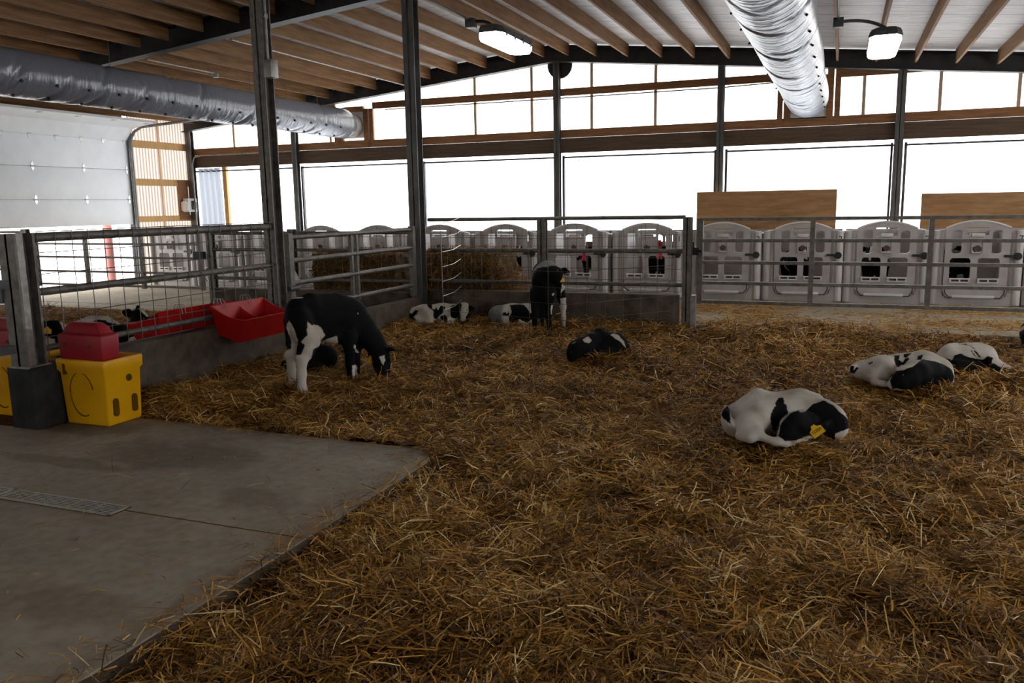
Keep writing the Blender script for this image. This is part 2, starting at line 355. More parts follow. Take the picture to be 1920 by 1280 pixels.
# steel rafters: I-sections following the two roof slopes
def rafter(y, label):
    m = MB()
    for xa, xb in ((XL, XRG), (XRG, XW)):
        for w, z0, z1 in ((.20, 0, .02), (.012, .02, .30), (.20, .30, .33)):
            za, zc = zb(xa), zb(xb)
            m.add([(xa, y - w / 2, za + z0), (xb, y - w / 2, zc + z0), (xb, y + w / 2, zc + z0), (xa, y + w / 2, za + z0),
                   (xa, y - w / 2, za + z1), (xb, y - w / 2, zc + z1), (xb, y + w / 2, zc + z1), (xa, y + w / 2, za + z1)],
                  [(3, 2, 1, 0), (4, 5, 6, 7), (0, 1, 5, 4), (1, 2, 6, 5), (2, 3, 7, 6), (3, 0, 4, 7)])
    o = m.build('steel_rafter', 'bronze'); tag(o, label, 'beam'); return o
rafter(YB - .12, 'black steel roof beam along the top of the window wall')
rafter(YR, 'black steel roof beam crossing the upper left of the barn')
# timber purlins between the frames
px_list = [-10.43, -9.85, -9.17, -8.49, -7.84, -7.15, -6.49, -5.86, -5.33, -4.74, -4.09, -3.42, -2.79, -2.13, -1.48, -.84, -.20, .45, 1.09, 1.73, 2.37, 3.05, 3.7]
px_left = [-15.0, -14.35, -13.7, -13.05, -12.4, -11.75, -11.1]
def purlin(x, ya, yb, label, group):
    z = zb(x) + .118
    o = MB().box((x - .02, ya, z), (x + .02, yb, z + .235)).build('purlin', 'purlin')
    move_origin(o, (x, ya, z)); tag(o, label, 'rafter', group)
for x in px_left + px_list:
    if x < XRG: purlin(x, YR + .105, YB - .225, 'timber purlin on the left roof slope, running back to the window wall', 'purlins of the rear bay, left slope')
    else: purlin(x, YR + .105, YB - .225, 'timber purlin on the right roof slope, running back to the window wall', 'purlins of the rear bay, right slope')
for x in px_left + px_list[:6]:
    purlin(x, 5.0, YR - .105, 'dark timber purlin in the front roof bay at the top left corner', 'purlins of the front bay')
# steel posts
def hpost(name, x, y, z0, z1, w, d, mat='postgrey', flange=.014, face='y'):
    m = MB()
    if face == 'y':
        m.box((x - w / 2, y - d / 2, z0), (x + w / 2, y - d / 2 + flange, z1)).box((x - w / 2, y + d / 2 - flange, z0), (x + w / 2, y + d / 2, z1)).box((x - flange / 2, y - d / 2, z0), (x + flange / 2, y + d / 2, z1))
    else:
        m.box((x - w / 2, y - d / 2, z0), (x - w / 2 + flange, y + d / 2, z1)).box((x + w / 2 - flange, y - d / 2, z0), (x + w / 2, y + d / 2, z1)).box((x - w / 2, y - flange / 2, z0), (x + w / 2, y + flange / 2, z1))
    return m
bp = [(-15.40, 'corner post where the door wall meets the window wall', .17), (-12.22, 'steel wall post left of the left-hand air duct end', .13), (-8.94, 'steel wall post nearest right of the left-hand air duct end', .13), (-5.63, 'steel wall post under the roof ridge, below the round black disc', .13),
      (-2.28, 'steel wall post behind the left-hand plywood board', .13), (.90, 'steel wall post between the two plywood boards', .15), (4.1, 'steel wall post', .13)]
for x, lb, w in bp[:-1]:
    root = thing('wall_post', lb, 'post', (x, 16.93, 0))
    hpost('p', x, 16.93, 0, zb(x), w, .13).build('column', 'postgrey', root)
    if x > -13:
        MB().box((x + w / 2 + .03, 16.97, .8), (x + w / 2 + .075, 17.04, 2.62)).build('curtain_track', 'darkgrey', root)
    if x > 0 or -3 < x < -2: MB().box((x - w / 2 - .05, 16.97, .8), (x - w / 2 - .01, 17.04, 2.62)).build('curtain_track', 'darkgrey', root)
rp = thing('roof_post', 'tall grey steel post with conduit at the end of the mesh fence', 'post', (XRG, 7.36, 0))
hpost('p', XRG, 7.36, .42, zb(XRG) + .2, .14, .15, 'galv').build('column', 'galvdull', rp)
MB().tube([(XRG + .085, 7.33, 4.6), (XRG + .085, 7.33, 3.12)], .016).build('conduit', 'galv', rp, smooth=True)
MB().box((XRG + .072, 7.27, 2.94), (XRG + .165, 7.39, 3.12)).build('junction_box', 'galv', rp, bevel=.006)
MB().tube([(XRG + .078, 7.33, 3.55), (XRG + .10, 7.33, 3.55)], .03).build('pipe_strap', 'galv', rp)
rp2 = thing('roof_post', 'tall dark steel post at the corner of the rear pen fence', 'post', (XRG, 10.62, 0))
hpost('p', XRG, 10.62, 0, zb(XRG) + .02, .17, .17).build('column', 'postgrey', rp2)
# back wall: knee wall, timber, panes
struct(MB().box((XL, 17.0, -.1), (XW, 17.15, .82)).build('wall_back', 'concrete_wall'))
struct(MB().box((XL, 17.0, 2.985), (XW, 17.05, 3.15)).build('trim_2', 'girt'))
struct(MB().box((XL, 17.0, 2.68), (XW, 17.11, 2.98)).build('trim_3', 'glulam'))
for xa, xb in ((-10.1, -1.18), (-.14, 4.2), (-15.3, -11.1)):
    struct(MB().box((xa, 17.0, 3.84), (xb, 17.05, 3.985)).build('trim_4', 'girt'))
struct(MB().box((XL, 17.02, zb(XL) - .02), (XL + .1, 17.06, 3.9)).build('trim_5', 'girt'))
# mullions and panes bay by bay
mull = [-14.12, -12.85, -11.3, -7.56, -6.24, -4.92, -3.59, -.9 + 1.18, 1.54, 2.77, 3.9]
edges = [XL, -12.22, -8.94, -5.63, -2.28, .90, XW]
for i in range(len(edges) - 1):
    xa, xb = edges[i], edges[i + 1]; root = bpy.data.objects.new('window_%d' % (i + 1), None); COL.objects.link(root); root['kind'] = 'structure'; root['_o'] = [0., 0., 0.]
    top = [(xa + .01, 3.0), (xb - .01, 3.0), (xb - .01, zb(xb) + .3), (xa + .01, zb(xa) + .3)]
    if xa < XRG < xb: top.insert(3, (XRG, zb(XRG) + .3))
    MB().prism(top, 'y', 17.052, 17.058).build('pane', 'uppane', root)
    MB().box((xa + .02, 17.12, .82), (xb - .02, 17.125, 2.66)).build('curtain', 'curtain', root)
    MB().tube([(xa + .12, 17.0, 2.585 - .005 * max(0, i - 3)), (xb - .06, 17.0, 2.585 - .005 * max(0, i - 2))], .019, 8).build('curtain_rod', 'darkgrey', root, smooth=True)
    for q in mull:
        if xa < q < xb: MB().box((q - .03, 17.066, 3.15), (q + .03, 17.105, min(zb(q), 4.5) + .1)).build('mullion', 'stud', root)
    if i == 0:
        MB().box((-14.5, 17.0, .8), (-14.38, 17.08, 2.68)).build('jamb', 'tan', root)
        fc = MB()
        xs_ = np.linspace(-15.25, -14.52, 40); zz = np.linspace(.85, 2.66, 12)
        V = [(a, 16.98 + .03 * math.sin(a * 37 + .6 * math.sin(z * 3)), z) for z in zz for a in xs_]
        fc.add(V, [(j * 40 + k, j * 40 + k + 1, (j + 1) * 40 + k + 1, (j + 1) * 40 + k) for j in range(11) for k in range(39)])
        fc.build('bunched_curtain', 'foldcurtain', root, smooth=True)
# air ducts with their timber boxes in the wall
def duct(label, x, z, R, y0, y1, holes_side, film='duct'):
    y0 = -3.4
    root = thing('air_duct', label, 'duct', (x, y1, z)); rings = []; ys = np.arange(y0, y1 - .35, .03); n = 48
    rg = np.random.default_rng(int(abs(x) * 100))
    wr = [(rg.uniform(y0, y1), rg.uniform(0, 6.28), rg.uniform(.6, 1.7), rg.uniform(.010, .045)) for _ in range(70)]
    for y in ys:
        ring = []
        for k in range(n):
            a = 2 * math.pi * k / n
            r = R * (1 + .012 * math.sin(y * 1.7) + .02 * float(vnoise(y, a * .8, 1.6, 2)))
            for (wy, wa, wl, wd_) in wr:
                da = (a - wa + math.pi) % (2 * math.pi) - math.pi
                if abs(da) < wl: r -= wd_ * math.exp(-((y - wy - .22 * da * (1 if wd_ > .02 else -1)) / .045) ** 2) * (1 - (da / wl) ** 2)
            ring.append((x + r * math.cos(a), y, z + r * math.sin(a)))
        rings.append(ring)
    for t, rr, dz in ((.08, .93, 0), (.16, .82, -.01), (.20, .80, -.02)):
        rings.append([(x + R * rr * math.cos(2 * math.pi * k / n), y1 - .35 + t, z + dz + R * rr * math.sin(2 * math.pi * k / n)) for k in range(n)])
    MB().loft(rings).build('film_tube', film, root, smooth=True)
    MB().tube([(x, y1 - .16, z - .02), (x, y1 + .1, z - .02)], R * .8, 40).build('collar', 'hutch', root, smooth=True)
    MB().tube([(x, y1 - .30, z), (x, y1 - .25, z)], R * .90, 40).build('strap', 'darkgrey', root, smooth=True)
    for y in np.arange(5.0, y1 - .5, .55 if x < -5 else .8):
        for a in holes_side:
            c = np.array([x + R * 1.0 * math.cos(a), y, z + R * 1.0 * math.sin(a)]); nn = np.array([math.cos(a), 0, math.sin(a)])
            MB().disc(c, nn, .022 if x < -5 else .012, .05, 10).build('vent_hole', 'black', root)
    for y in np.arange(y0 + .3, y1, 1.1):
        MB().tube([(x, y, z + R - .03), (x, y, deck(x) - .05)], .004, 6).build('hanger_wire', 'wire', root)
    root2 = thing('duct_box', 'timber box in the window wall at the end of the %s air duct' % ('right' if x > -5 else 'left'), 'frame', (x, 17.02, 3.0))
    b = MB(); h = R * .82 + .02
    for s in (-1, 1): b.box((x + s * (h + .06) - .06, 16.97, 3.0), (x + s * (h + .06) + .06, 17.05, 4.0 if x > -5 else 3.85))
    for s in (-1, 1): b.box((x + s * (h + .19) - .05, 16.99, 3.0), (x + s * (h + .19) + .05, 17.05, 4.0 if x > -5 else 3.85))
    b.box((x - h, 16.97, z + R * .9), (x + h, 17.05, z + R * .9 + .12)).box((x - h, 16.97, 3.0), (x + h, 17.05, z - R - .02 if z - R > 3.06 else 3.06))
    b.build('stud', 'girt', root2)
    MB().box((x - h, 17.0, z - R * .9), (x + h, 17.04, z + R * .9)).build('back_panel', 'white', root2)
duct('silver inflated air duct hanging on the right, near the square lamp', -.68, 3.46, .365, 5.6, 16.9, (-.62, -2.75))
duct('silver inflated air duct hanging on the left, above the white overhead door', -10.62, 3.50, .325, 4.8, 16.9, (-.42, -1.2), 'ductshaded')
# left wall with the overhead door
struct(MB().box((XL - .12, -4, -.1), (XL, 10.9, 1.1)).build('wall_left', 'concrete_wall'))
struct(MB().box((XL - .12, -4, 1.8), (XL - .04, 10.9, 3.95)).build('wall_left', 'girt'))
struct(MB().box((XL - .14, 10.9, 3.24), (XL - .06, 15.0, 3.95)).build('wall_left', 'girt'))
wl = bpy.data.objects.new('window_7', None); COL.objects.link(wl); wl['kind'] = 'structure'; wl['_o'] = [0., 0., 0.]
MB().box((XL - .06, -4, 1.1), (XL - .05, 10.9, 1.8)).build('pane', 'pane', wl)
w8 = bpy.data.objects.new('window_8', None); COL.objects.link(w8); w8['kind'] = 'structure'; w8['_o'] = [0., 0., 0.]
MB().box((XL - .06, 15.12, .0), (XL - .05, 17.0, 3.95)).build('pane', 'ribpane', w8)
MB().box((XL - .045, 16.0, 0), (XL - .01, 16.06, 3.95)).build('mullion', 'stud', w8)
for z0, z1 in ((3.10, 3.27), (2.22, 2.38), (1.36, 1.50)): MB().box((XL - .05, 15.12, z0), (XL, 16.95, z1)).build('rail', 'tan', w8)
MB().box((XL - .04, 16.52, 1.4), (XL + .02, 16.84, 2.36)).build('backing_board', 'girt', w8)
MB().box((XL - .08, 14.98, 0), (XL + .06, 15.12, 3.7)).build('jamb', 'bronze', w8)
dd = bpy.data.objects.new('door_1', None); COL.objects.link(dd); tag(dd, 'white sectional overhead door, half raised, in the left wall', 'door', kind='structure'); dd['_o'] = [0., 0., 0.]
ya, yb_ = 10.95, 14.96
secs = [(1.32, 1.888), (1.888, 2.568), (2.568, 3.218)]
for a, b in secs: MB().box((XL + .0, ya, a), (XL + .05, yb_, b)).build('door_panel', 'door', dd, bevel=.006)
pts = [(XL + .025, 3.22), (XL + .28, 3.52), (XL + .95, 3.60)]
for p, q in ((pts[0], pts[1]), (pts[1], pts[2])):
    dx, dz = q[0] - p[0], q[1] - p[1]; L = math.hypot(dx, dz); nx, nz = -dz / L * .025, dx / L * .025
    MB().prism([(p[0] - nx, p[1] - nz), (q[0] - nx, q[1] - nz), (q[0] + nx, q[1] + nz), (p[0] + nx, p[1] + nz)], 'y', ya, yb_).build('door_panel', 'door', dd)
for z in (1.887, 2.567, 3.217): MB().box((XL + .046, ya, z - .006), (XL + .052, yb_, z + .006)).build('seam', 'doortrim', dd)
for z in (1.887, 2.567, 3.217):
    for y in (11.85, 12.47, 13.10, 13.72, 14.30, 14.90):
        if y in (11.85, 13.10, 14.30) and z < 3: continue
        h = MB(); x = XL + .052
        h.prism([(y, z - .10), (y + .035, z - .045), (y + .02, z), (y + .035, z + .045), (y, z + .10), (y - .035, z + .045), (y - .02, z), (y - .035, z - .045)], 'x', x, x + .006)
        h.tube([(x + .012, y - .05, z), (x + .012, y + .05, z)], .012, 8)
        h.build('hinge', 'hinge', dd)
for y in (11.2, 12.1, 13.0, 13.9, 14.8): MB().box((XL + .80, y - .04, 3.55), (XL + .9, y + .04, 3.58)).build('roller_bracket', 'hinge', dd)
tr = MB(); y = yb_ + .05
tr.tube([(XL + .10, y, .05), (XL + .10, y, 3.05), (XL + .14, y, 3.25), (XL + .26, y, 3.42), (XL + .5, y, 3.52), (XL + 3.4, y, 3.66)], .032, 8)
tr.build('door_track', 'doortrim', dd, smooth=True)
MB().bar((XL + 3.3, y, 3.66), (XL + 3.3, y, zb(XL + 3.3) + .12), .03).build('track_hanger', 'doortrim', dd)
# the two unseen sides: knee wall and tall curtained openings
struct(MB().box((XW, -4, -.1), (XW + .12, YB, 1.3)).build('wall_right', 'concrete_wall'))
struct(MB().box((XW, -4, 2.5), (XW + .12, YB, 3.8)).build('wall_right', 'deck'))
struct(MB().box((XL, -4.12, -.1), (XW, -4, 1.7)).build('wall_front', 'concrete_wall'))
struct(MB().box((XL, -4.12, 2.1), (XW, -4, 4.6)).build('wall_front', 'deck'))
w9 = bpy.data.objects.new('window_9', None); COL.objects.link(w9); w9['kind'] = 'structure'; w9['_o'] = [0., 0., 0.]
MB().box((XW + .05, -4, 1.3), (XW + .06, YB, 2.5)).build('curtain', 'curtain', w9)
MB().box((XL, -4.07, 1.7), (XW, -4.06, 2.1)).build('curtain', 'curtain', w9)
# round black disc on the ridge post, conduits, boxes
o = MB().disc((XRG + .06, 17.022, 4.46), (0, 1, 0), .27, .045, 40).build('disc', 'black', bevel=.012); o.name = 'black_disc'; tag(o, 'round black disc hanging at the roof ridge against the windows', 'disc'); 
cd = tag(MB().tube([(-9.75, 16.96, 3.80), (-5.7, 16.96, 3.79), (-2.3, 16.96, 3.79), (-1.2, 16.96, 3.82)], .012, 8).build('conduit', 'darkgrey', smooth=True), 'thin dark conduit along the window rail under the ridge', 'pipe')
cd2 = tag(MB().tube([(-15.28, 16.84, .9), (-15.28, 16.84, 2.75), (-15.22, 16.86, 2.93), (-15.05, 16.9, 2.97), (-12.32, 16.95, 2.98)], .02, 8).build('conduit', 'galv', smooth=True), 'grey conduit bending from the corner post along the timber beam', 'pipe')
p = at(405, 143, y=12.4); _q = at(764, 161, y=16.7)
cd4 = tag(MB().tube([(_q[0], 11.0, _q[2]), (_q[0], 13.5, _q[2]), tuple(_q)], .013, 8).build('conduit', 'galv', smooth=True), 'long conduit under the left purlins running to the window wall', 'pipe')
sb = thing('ceiling_sensor', 'small grey sensor box under the purlins above the left duct', 'sensor', p)
MB().tube([p + np.array([0, 0, .05]), p - np.array([0, 0, .02])], .05, 14).build('housing', 'galv', sb, smooth=True)
MB().tube([p + np.array([0, -1.6, .05]), p + np.array([0, 0, .05])], .012, 8).build('conduit', 'galv', sb, smooth=True)
eb = thing('control_box', 'grey control box with cable reel on the corner board', 'box', (XL + .03, 16.66, 1.55))
MB().box((XL + .03, 16.62, 1.58), (XL + .2, 16.92, 1.92)).build('cover', 'white', eb, bevel=.012)
MB().box((XL + .2, 16.72, 1.64), (XL + .206, 16.88, 1.86)).build('window', 'darkgrey', eb)
MB().disc((XL + .12, 16.58, 1.72), (0, 1, 0), .13, .05, 24).build('reel', 'white', eb)
MB().tube([(XL + .15, 16.66, 1.6), (XL + .16, 16.72, 1.42), (XL + .15, 16.86, 1.4), (XL + .16, 16.95, 1.5), (XL + .16, 16.95, 1.75)], .009, 6).build('cable', 'black', eb, smooth=True)
jb = thing('switch_box', 'small grey outlet box on the conduit beside the corner post', 'box', (-15.28, 16.8, 1.7))
MB().box((-15.34, 16.77, 1.66), (-15.2, 16.83, 1.82)).build('cover', 'galv', jb, bevel=.006)
rpst = tag(MB().tube([(-15.9, 14.6, -.1), (-15.9, 14.6, 1.6)], .10, 20).build('bollard', 'redpost', smooth=True), 'red painted bollard standing outside the overhead door', 'post')
# yellow tool by the left wall
tl = thing('hand_cart', 'orange hand cart with yellow handle leaning by the door jamb', 'cart', (-15.1, 15.4, 0))
MB().box((-15.2, 15.28, .45), (-15.0, 15.62, .62)).build('bin', 'orange', tl, bevel=.02)
MB().tube([(-15.1, 15.55, .6), (-15.12, 15.28, 1.02), (-15.14, 15.22, 1.2)], .022, 8).build('handle', 'tagyellow', tl, smooth=True)
MB().tube([(-15.05, 15.6, .55), (-15.1, 15.2, .95)], .02, 8).build('strut', 'redpost', tl, smooth=True)
MB().box((-15.25, 15.3, 0), (-15.0, 15.66, .45)).build('base', 'hutch', tl, bevel=.02)
# lamps
def lamp(c, L, wd_, tilt, label, arm):
    root = thing('barn_lamp', label, 'lamp', c); x, y, z = c
    def T(q): return (x + q[0], y + q[1], z + q[2] + tilt * q[0])
    poly = [(-wd_ / 2, -L / 2 + .12), (-wd_ / 2 + .06, -L / 2), (wd_ / 2 - .06, -L / 2), (wd_ / 2, -L / 2 + .12), (wd_ / 2, L / 2 - .12), (wd_ / 2 - .06, L / 2), (-wd_ / 2 + .06, L / 2), (-wd_ / 2, L / 2 - .12)]
    MB().loft([[T((a * k, b * (1 - (1 - k) * .3), h)) for a, b in poly] for k, h in ((1.02, .0), (1.02, .05), (.9, .09), (.5, .11))]).build('housing', 'darkgrey', root)
    MB().loft([[T((a * k, b * (1 - (1 - k) * .4), h)) for a, b in poly] for k, h in ((1.0, .0), (1.0, -.05), (.90, -.085), (.6, -.095))]).build('lens', 'lens', root)
    for s in (-1, 1):
        for q in (-.35, -.12, .12, .35): MB().box(T((s * wd_ / 2 - .012, q * L - .015, -.03)), T((s * wd_ / 2 + .016, q * L + .015, .04))).build('clip', 'darkgrey', root)
    e = np.array(arm, float); s0 = np.array(T((0, -L / 2 + .15, .10)))
    mid = [(1 - t) ** 2 * s0 + 2 * t * (1 - t) * np.array([s0[0] * .6 + e[0] * .4, s0[1] * .7 + e[1] * .3, e[2] + .05]) + t * t * e for t in np.linspace(0, 1, 10)]
    MB().tube(mid, .02, 8).build('arm', 'darkgrey', root, smooth=True)
    MB().box(e - np.array([.06, .06, .06]), e + np.array([.06, .06, .05])).build('mounting_box', 'darkgrey', root, bevel=.006)
    MB().tube([e + np.array([0, 0, .03]), (e[0], e[1] - 3.2, e[2] + .03)], .014, 8).build('conduit', 'darkgrey', root, smooth=True)
lamp((-4.20, 10.55, 3.74), 1.25, .34, 0.0, 'lit long barn lamp hung from the purlins left of centre', at(883, 43, y=10.0))
lamp((.40, 12.05, 3.56), 1.35, .36, 0.0, 'lit square looking barn lamp beside the right-hand duct', at(1572, 42, y=11.4))

# ------------------------------------------------------------------ curbs, fences and gates
def curb(label, lo, hi):
    o = MB().box(lo, hi).build('concrete_curb', 'concrete_wall', bevel=.015); move_origin(o, ((lo[0] + hi[0]) / 2, (lo[1] + hi[1]) / 2, lo[2])); tag(o, label, 'curb'); return o
curb('long concrete curb under the mesh fence on the left', (-5.75, 4.66, -.1), (-5.55, 7.5, .49))
curb('low concrete curb under the swing gate between the two tall posts', (-5.75, 7.5, -.1), (-5.55, 10.5, .32))
curb('concrete curb under the rear mesh fence, behind the lying calves', (-5.54, 10.70, -.1), (-1.93, 10.84, .42))
curb('concrete curb at the back of the left pen, below the pipe fence', (-9.45, 10.70, -.1), (-5.76, 10.84, .36))
def wires(mb, p0, p1, z0, z1, dx, dz, r):
    p0 = np.array(p0, float); p1 = np.array(p1, float); L = np.linalg.norm(p1 - p0); d = (p1 - p0) / L; n = max(1, int(round(L / dx)))
    for k in range(n + 1):
        q = p0 + d * L * k / n; mb.tube([(q[0], q[1], z0), (q[0], q[1], z1)], r, 5)
    m = max(1, int(round((z1 - z0) / dz)))
    for k in range(m + 1):
        z = z0 + (z1 - z0) * k / m; mb.tube([(p0[0], p0[1], z), (p1[0], p1[1], z)], r, 5)
    return mb
# the mesh fence on the left, running away from the camera
X = XRG
fl = thing('mesh_fence', 'wire mesh fence with three pipe rails standing on the left curb', 'fence', (X, 5.9, .49))
for z, r in ((1.425, .036), (1.015, .030), (.58, .026)): MB().tube([(X, 4.42, z), (X, 7.285, z)], r, 12).build('rail', 'galvdull', fl, smooth=True)
wires(MB(), (X + .04, 4.50), (X + .04, 7.26), .51, 1.47, .15, .155, .0036).build('wire_mesh', 'wire', fl)
fp = thing('fence_post', 'stout grey steel corner post beside the yellow waterer', 'post', (X + .0, 4.36, 0))
hpost('p', X, 4.36, .47, 1.46, .17, .17, 'galv', .02).build('column', 'galvdull', fp)
MB().box((X - .075, 4.285, .47), (X + .07, 4.36, 1.46)).build('face_plate', 'galv', fp)
MB().box((X - .14, 4.27, 0), (X + .12, 4.60, .47)).build('concrete_footing', 'footing', fp, bevel=.012)
MB().box((X - .10, 4.26, .465), (X + .10, 4.46, .478)).build('base_plate', 'galv', fp)
MB().box((X - .12, 4.26, .95), (X - .085, 4.34, 1.12)).build('hinge_bracket', 'darkgrey', fp)
# gate leaf at the far left edge
gl = thing('gate_leaf', 'grey pipe gate cut off by the left edge of the photo', 'gate', (-5.82, 4.10, .3))
MB().bar((-5.66, 4.04, .36), (-5.66, 4.04, 1.44), .06).build('end_tube', 'galv', gl)
for z in (1.40, 1.14, .88, .62, .37): MB().tube([(-5.69, 4.02, z), (-6.5, 3.3, z)], .02, 10).build('rail', 'galv', gl, smooth=True)
for z in (.62, 1.1): MB().box((-5.68, 4.0, z - .03), (-5.60, 4.22, z + .03)).build('hinge', 'darkgrey', gl)
# swing gate between the two tall posts
ga = thing('swing_gate', 'four-rail pipe gate between the two tall roof posts', 'gate', (X, 9.0, .4))
for z in (1.295, 1.04, .79, .505): MB().tube([(X, 7.62, z), (X, 10.42, z)], .028, 12).build('rail', 'galvdull', ga, smooth=True)
for y in (7.60, 10.44): MB().bar((X, y, .36), (X, y, 1.34), .075).build('upright', 'galvdull', ga)
for y in (8.86, 8.98): MB().bar((X, y, .46), (X, y, 1.30), .04).build('upright', 'galvdull', ga)
MB().prism([(7.64, .79), (7.80, .79), (7.64, .98)], 'x', X - .006, X + .006).build('gusset', 'galv', ga)
MB().tube([(X + .05, 7.5, .74), (X + .05, 7.66, .74)], .03, 10).build('latch', 'darkgrey', ga)
# rear mesh fence
fb = thing('mesh_fence', 'wire mesh fence with pipe rails along the back of the straw pen', 'fence', (-3.7, 10.77, .42))
for z, r in ((1.42, .027), (.985, .03), (.545, .026)): MB().tube([(-5.55, 10.77, z), (-1.86, 10.77, z)], r, 10).build('rail', 'galvdull', fb, smooth=True)
hpost('p', -3.81, 10.77, .42, 1.42, .12, .10).build('post', 'galvdull', fb)
hpost('p', -1.83, 10.77, -.1, 1.42, .11, .11).build('post', 'galvdull', fb)
MB().box((-1.77, 10.70, -.1), (-1.71, 10.82, .42)).build('post_foot', 'galv', fb)
wires(MB(), (-5.50, 10.735), (-1.9, 10.735), .46, 1.34, .155, .155, .0028).build('wire_mesh', 'wire', fb)
# loose cattle panel bent into a small creep pen
cp = thing('cattle_panel', 'loose bent wire panel penning off the standing calf', 'fence', (-4.0, 9.6, 0))
PA, PB, PC, PD = (-4.98, 10.62), (-4.86, 9.78), (-2.97, 9.28), (-1.95, 10.55)
z0, z1 = .05, 1.40
zs = np.linspace(z0, z1, 8)
for m_, a, b in (('wire', PB, PC), ('wire', PC, PD)): wires(MB(), a, b, z0, z1, .27, .193, .0028).build('wire_panel', m_, cp)
m = MB()
for z in zs: m.tube([(PB[0], PB[1], z), ((PA[0] + PB[0]) / 2 + .03, (PA[1] + PB[1]) / 2, z + .012), (PA[0], PA[1], z + .05)], .0042, 6)
m.tube([(PB[0], PB[1], z0), (PB[0], PB[1], z1)], .003, 5)
m.build('wire_return', 'brightwire', cp)
# long gate on the right
gr = thing('pipe_gate', 'long five-rail pipe gate in front of the hutches on the right', 'gate', (.9, 10.9, .3))
for z in (1.385, 1.115, .835, .57, .325): MB().bar((-1.70, 10.9, z), (3.3, 10.9, z - .006), .04, .042).build('rail', 'galvdull', gr)
for x in (-1.69, -.325, .985, 2.3, 3.3): MB().bar((x, 10.9, .30), (x, 10.9, 1.40), .075 if x < -1 else .058).build('upright', 'galvdull', gr)
la = MB(); la.box((-1.79, 10.86, .93), (-1.70, 10.94, 1.03)).tube([(-1.86, 10.84, .98), (-1.66, 10.84, .98)], .016, 8).box((-1.80, 10.83, 1.03), (-1.76, 10.88, 1.10))
la.build('latch', 'black', gr)
# fence and gate behind the left pen
fr = thing('pipe_fence', 'three-rail pipe fence behind the left pen', 'fence', (-7.6, 10.77, .36))
for z in (1.24, .98, .52): MB().tube([(-9.5, 10.77, z), (-5.75, 10.77, z)], .026, 10).build('rail', 'galvdull', fr, smooth=True)
for x, w in ((-7.93, .11), (-9.52, .11)): hpost('p', x, 10.77, 0 if x < -9 else .36, 1.3, w, .1).build('post', 'galvdull', fr)
wires(MB(), (-9.45, 10.735), (-5.78, 10.735), .40, 1.34, .155, .155, .0026).build('wire_mesh', 'wire', fr)
gq = thing('pipe_gate', 'five-rail pipe gate in front of the open overhead door', 'gate', (-11.6, 10.77, .3))
for z in (1.24, 1.06, .83, .58, .345): MB().bar((-13.5, 10.77, z + .01), (-9.72, 10.77, z), .032, .036).build('rail', 'galvdull', gq)
for x in (-13.47, -12.27, -11.0, -9.74): MB().bar((x, 10.77, .31), (x, 10.77, 1.26), .06).build('upright', 'galvdull', gq)
MB().box((-9.80, 10.66, .82), (-9.60, 10.73, .95)).build('latch', 'black', gq)
fq = thing('mesh_fence', 'short mesh fence piece at the far left behind the corner post', 'fence', (-14.5, 10.77, 0))
hpost('p', -13.7, 10.77, 0, 1.33, .12, .1).build('post', 'galvdull', fq)
for z in (1.28, 1.15, .6): MB().tube([(-15.4, 10.77, z), (-13.7, 10.77, z)], .022, 8).build('rail', 'galvdull', fq, smooth=True)
wires(MB(), (-15.4, 10.735), (-13.75, 10.735), .2, 1.36, .16, .16, .0026).build('wire_mesh', 'wire', fq)

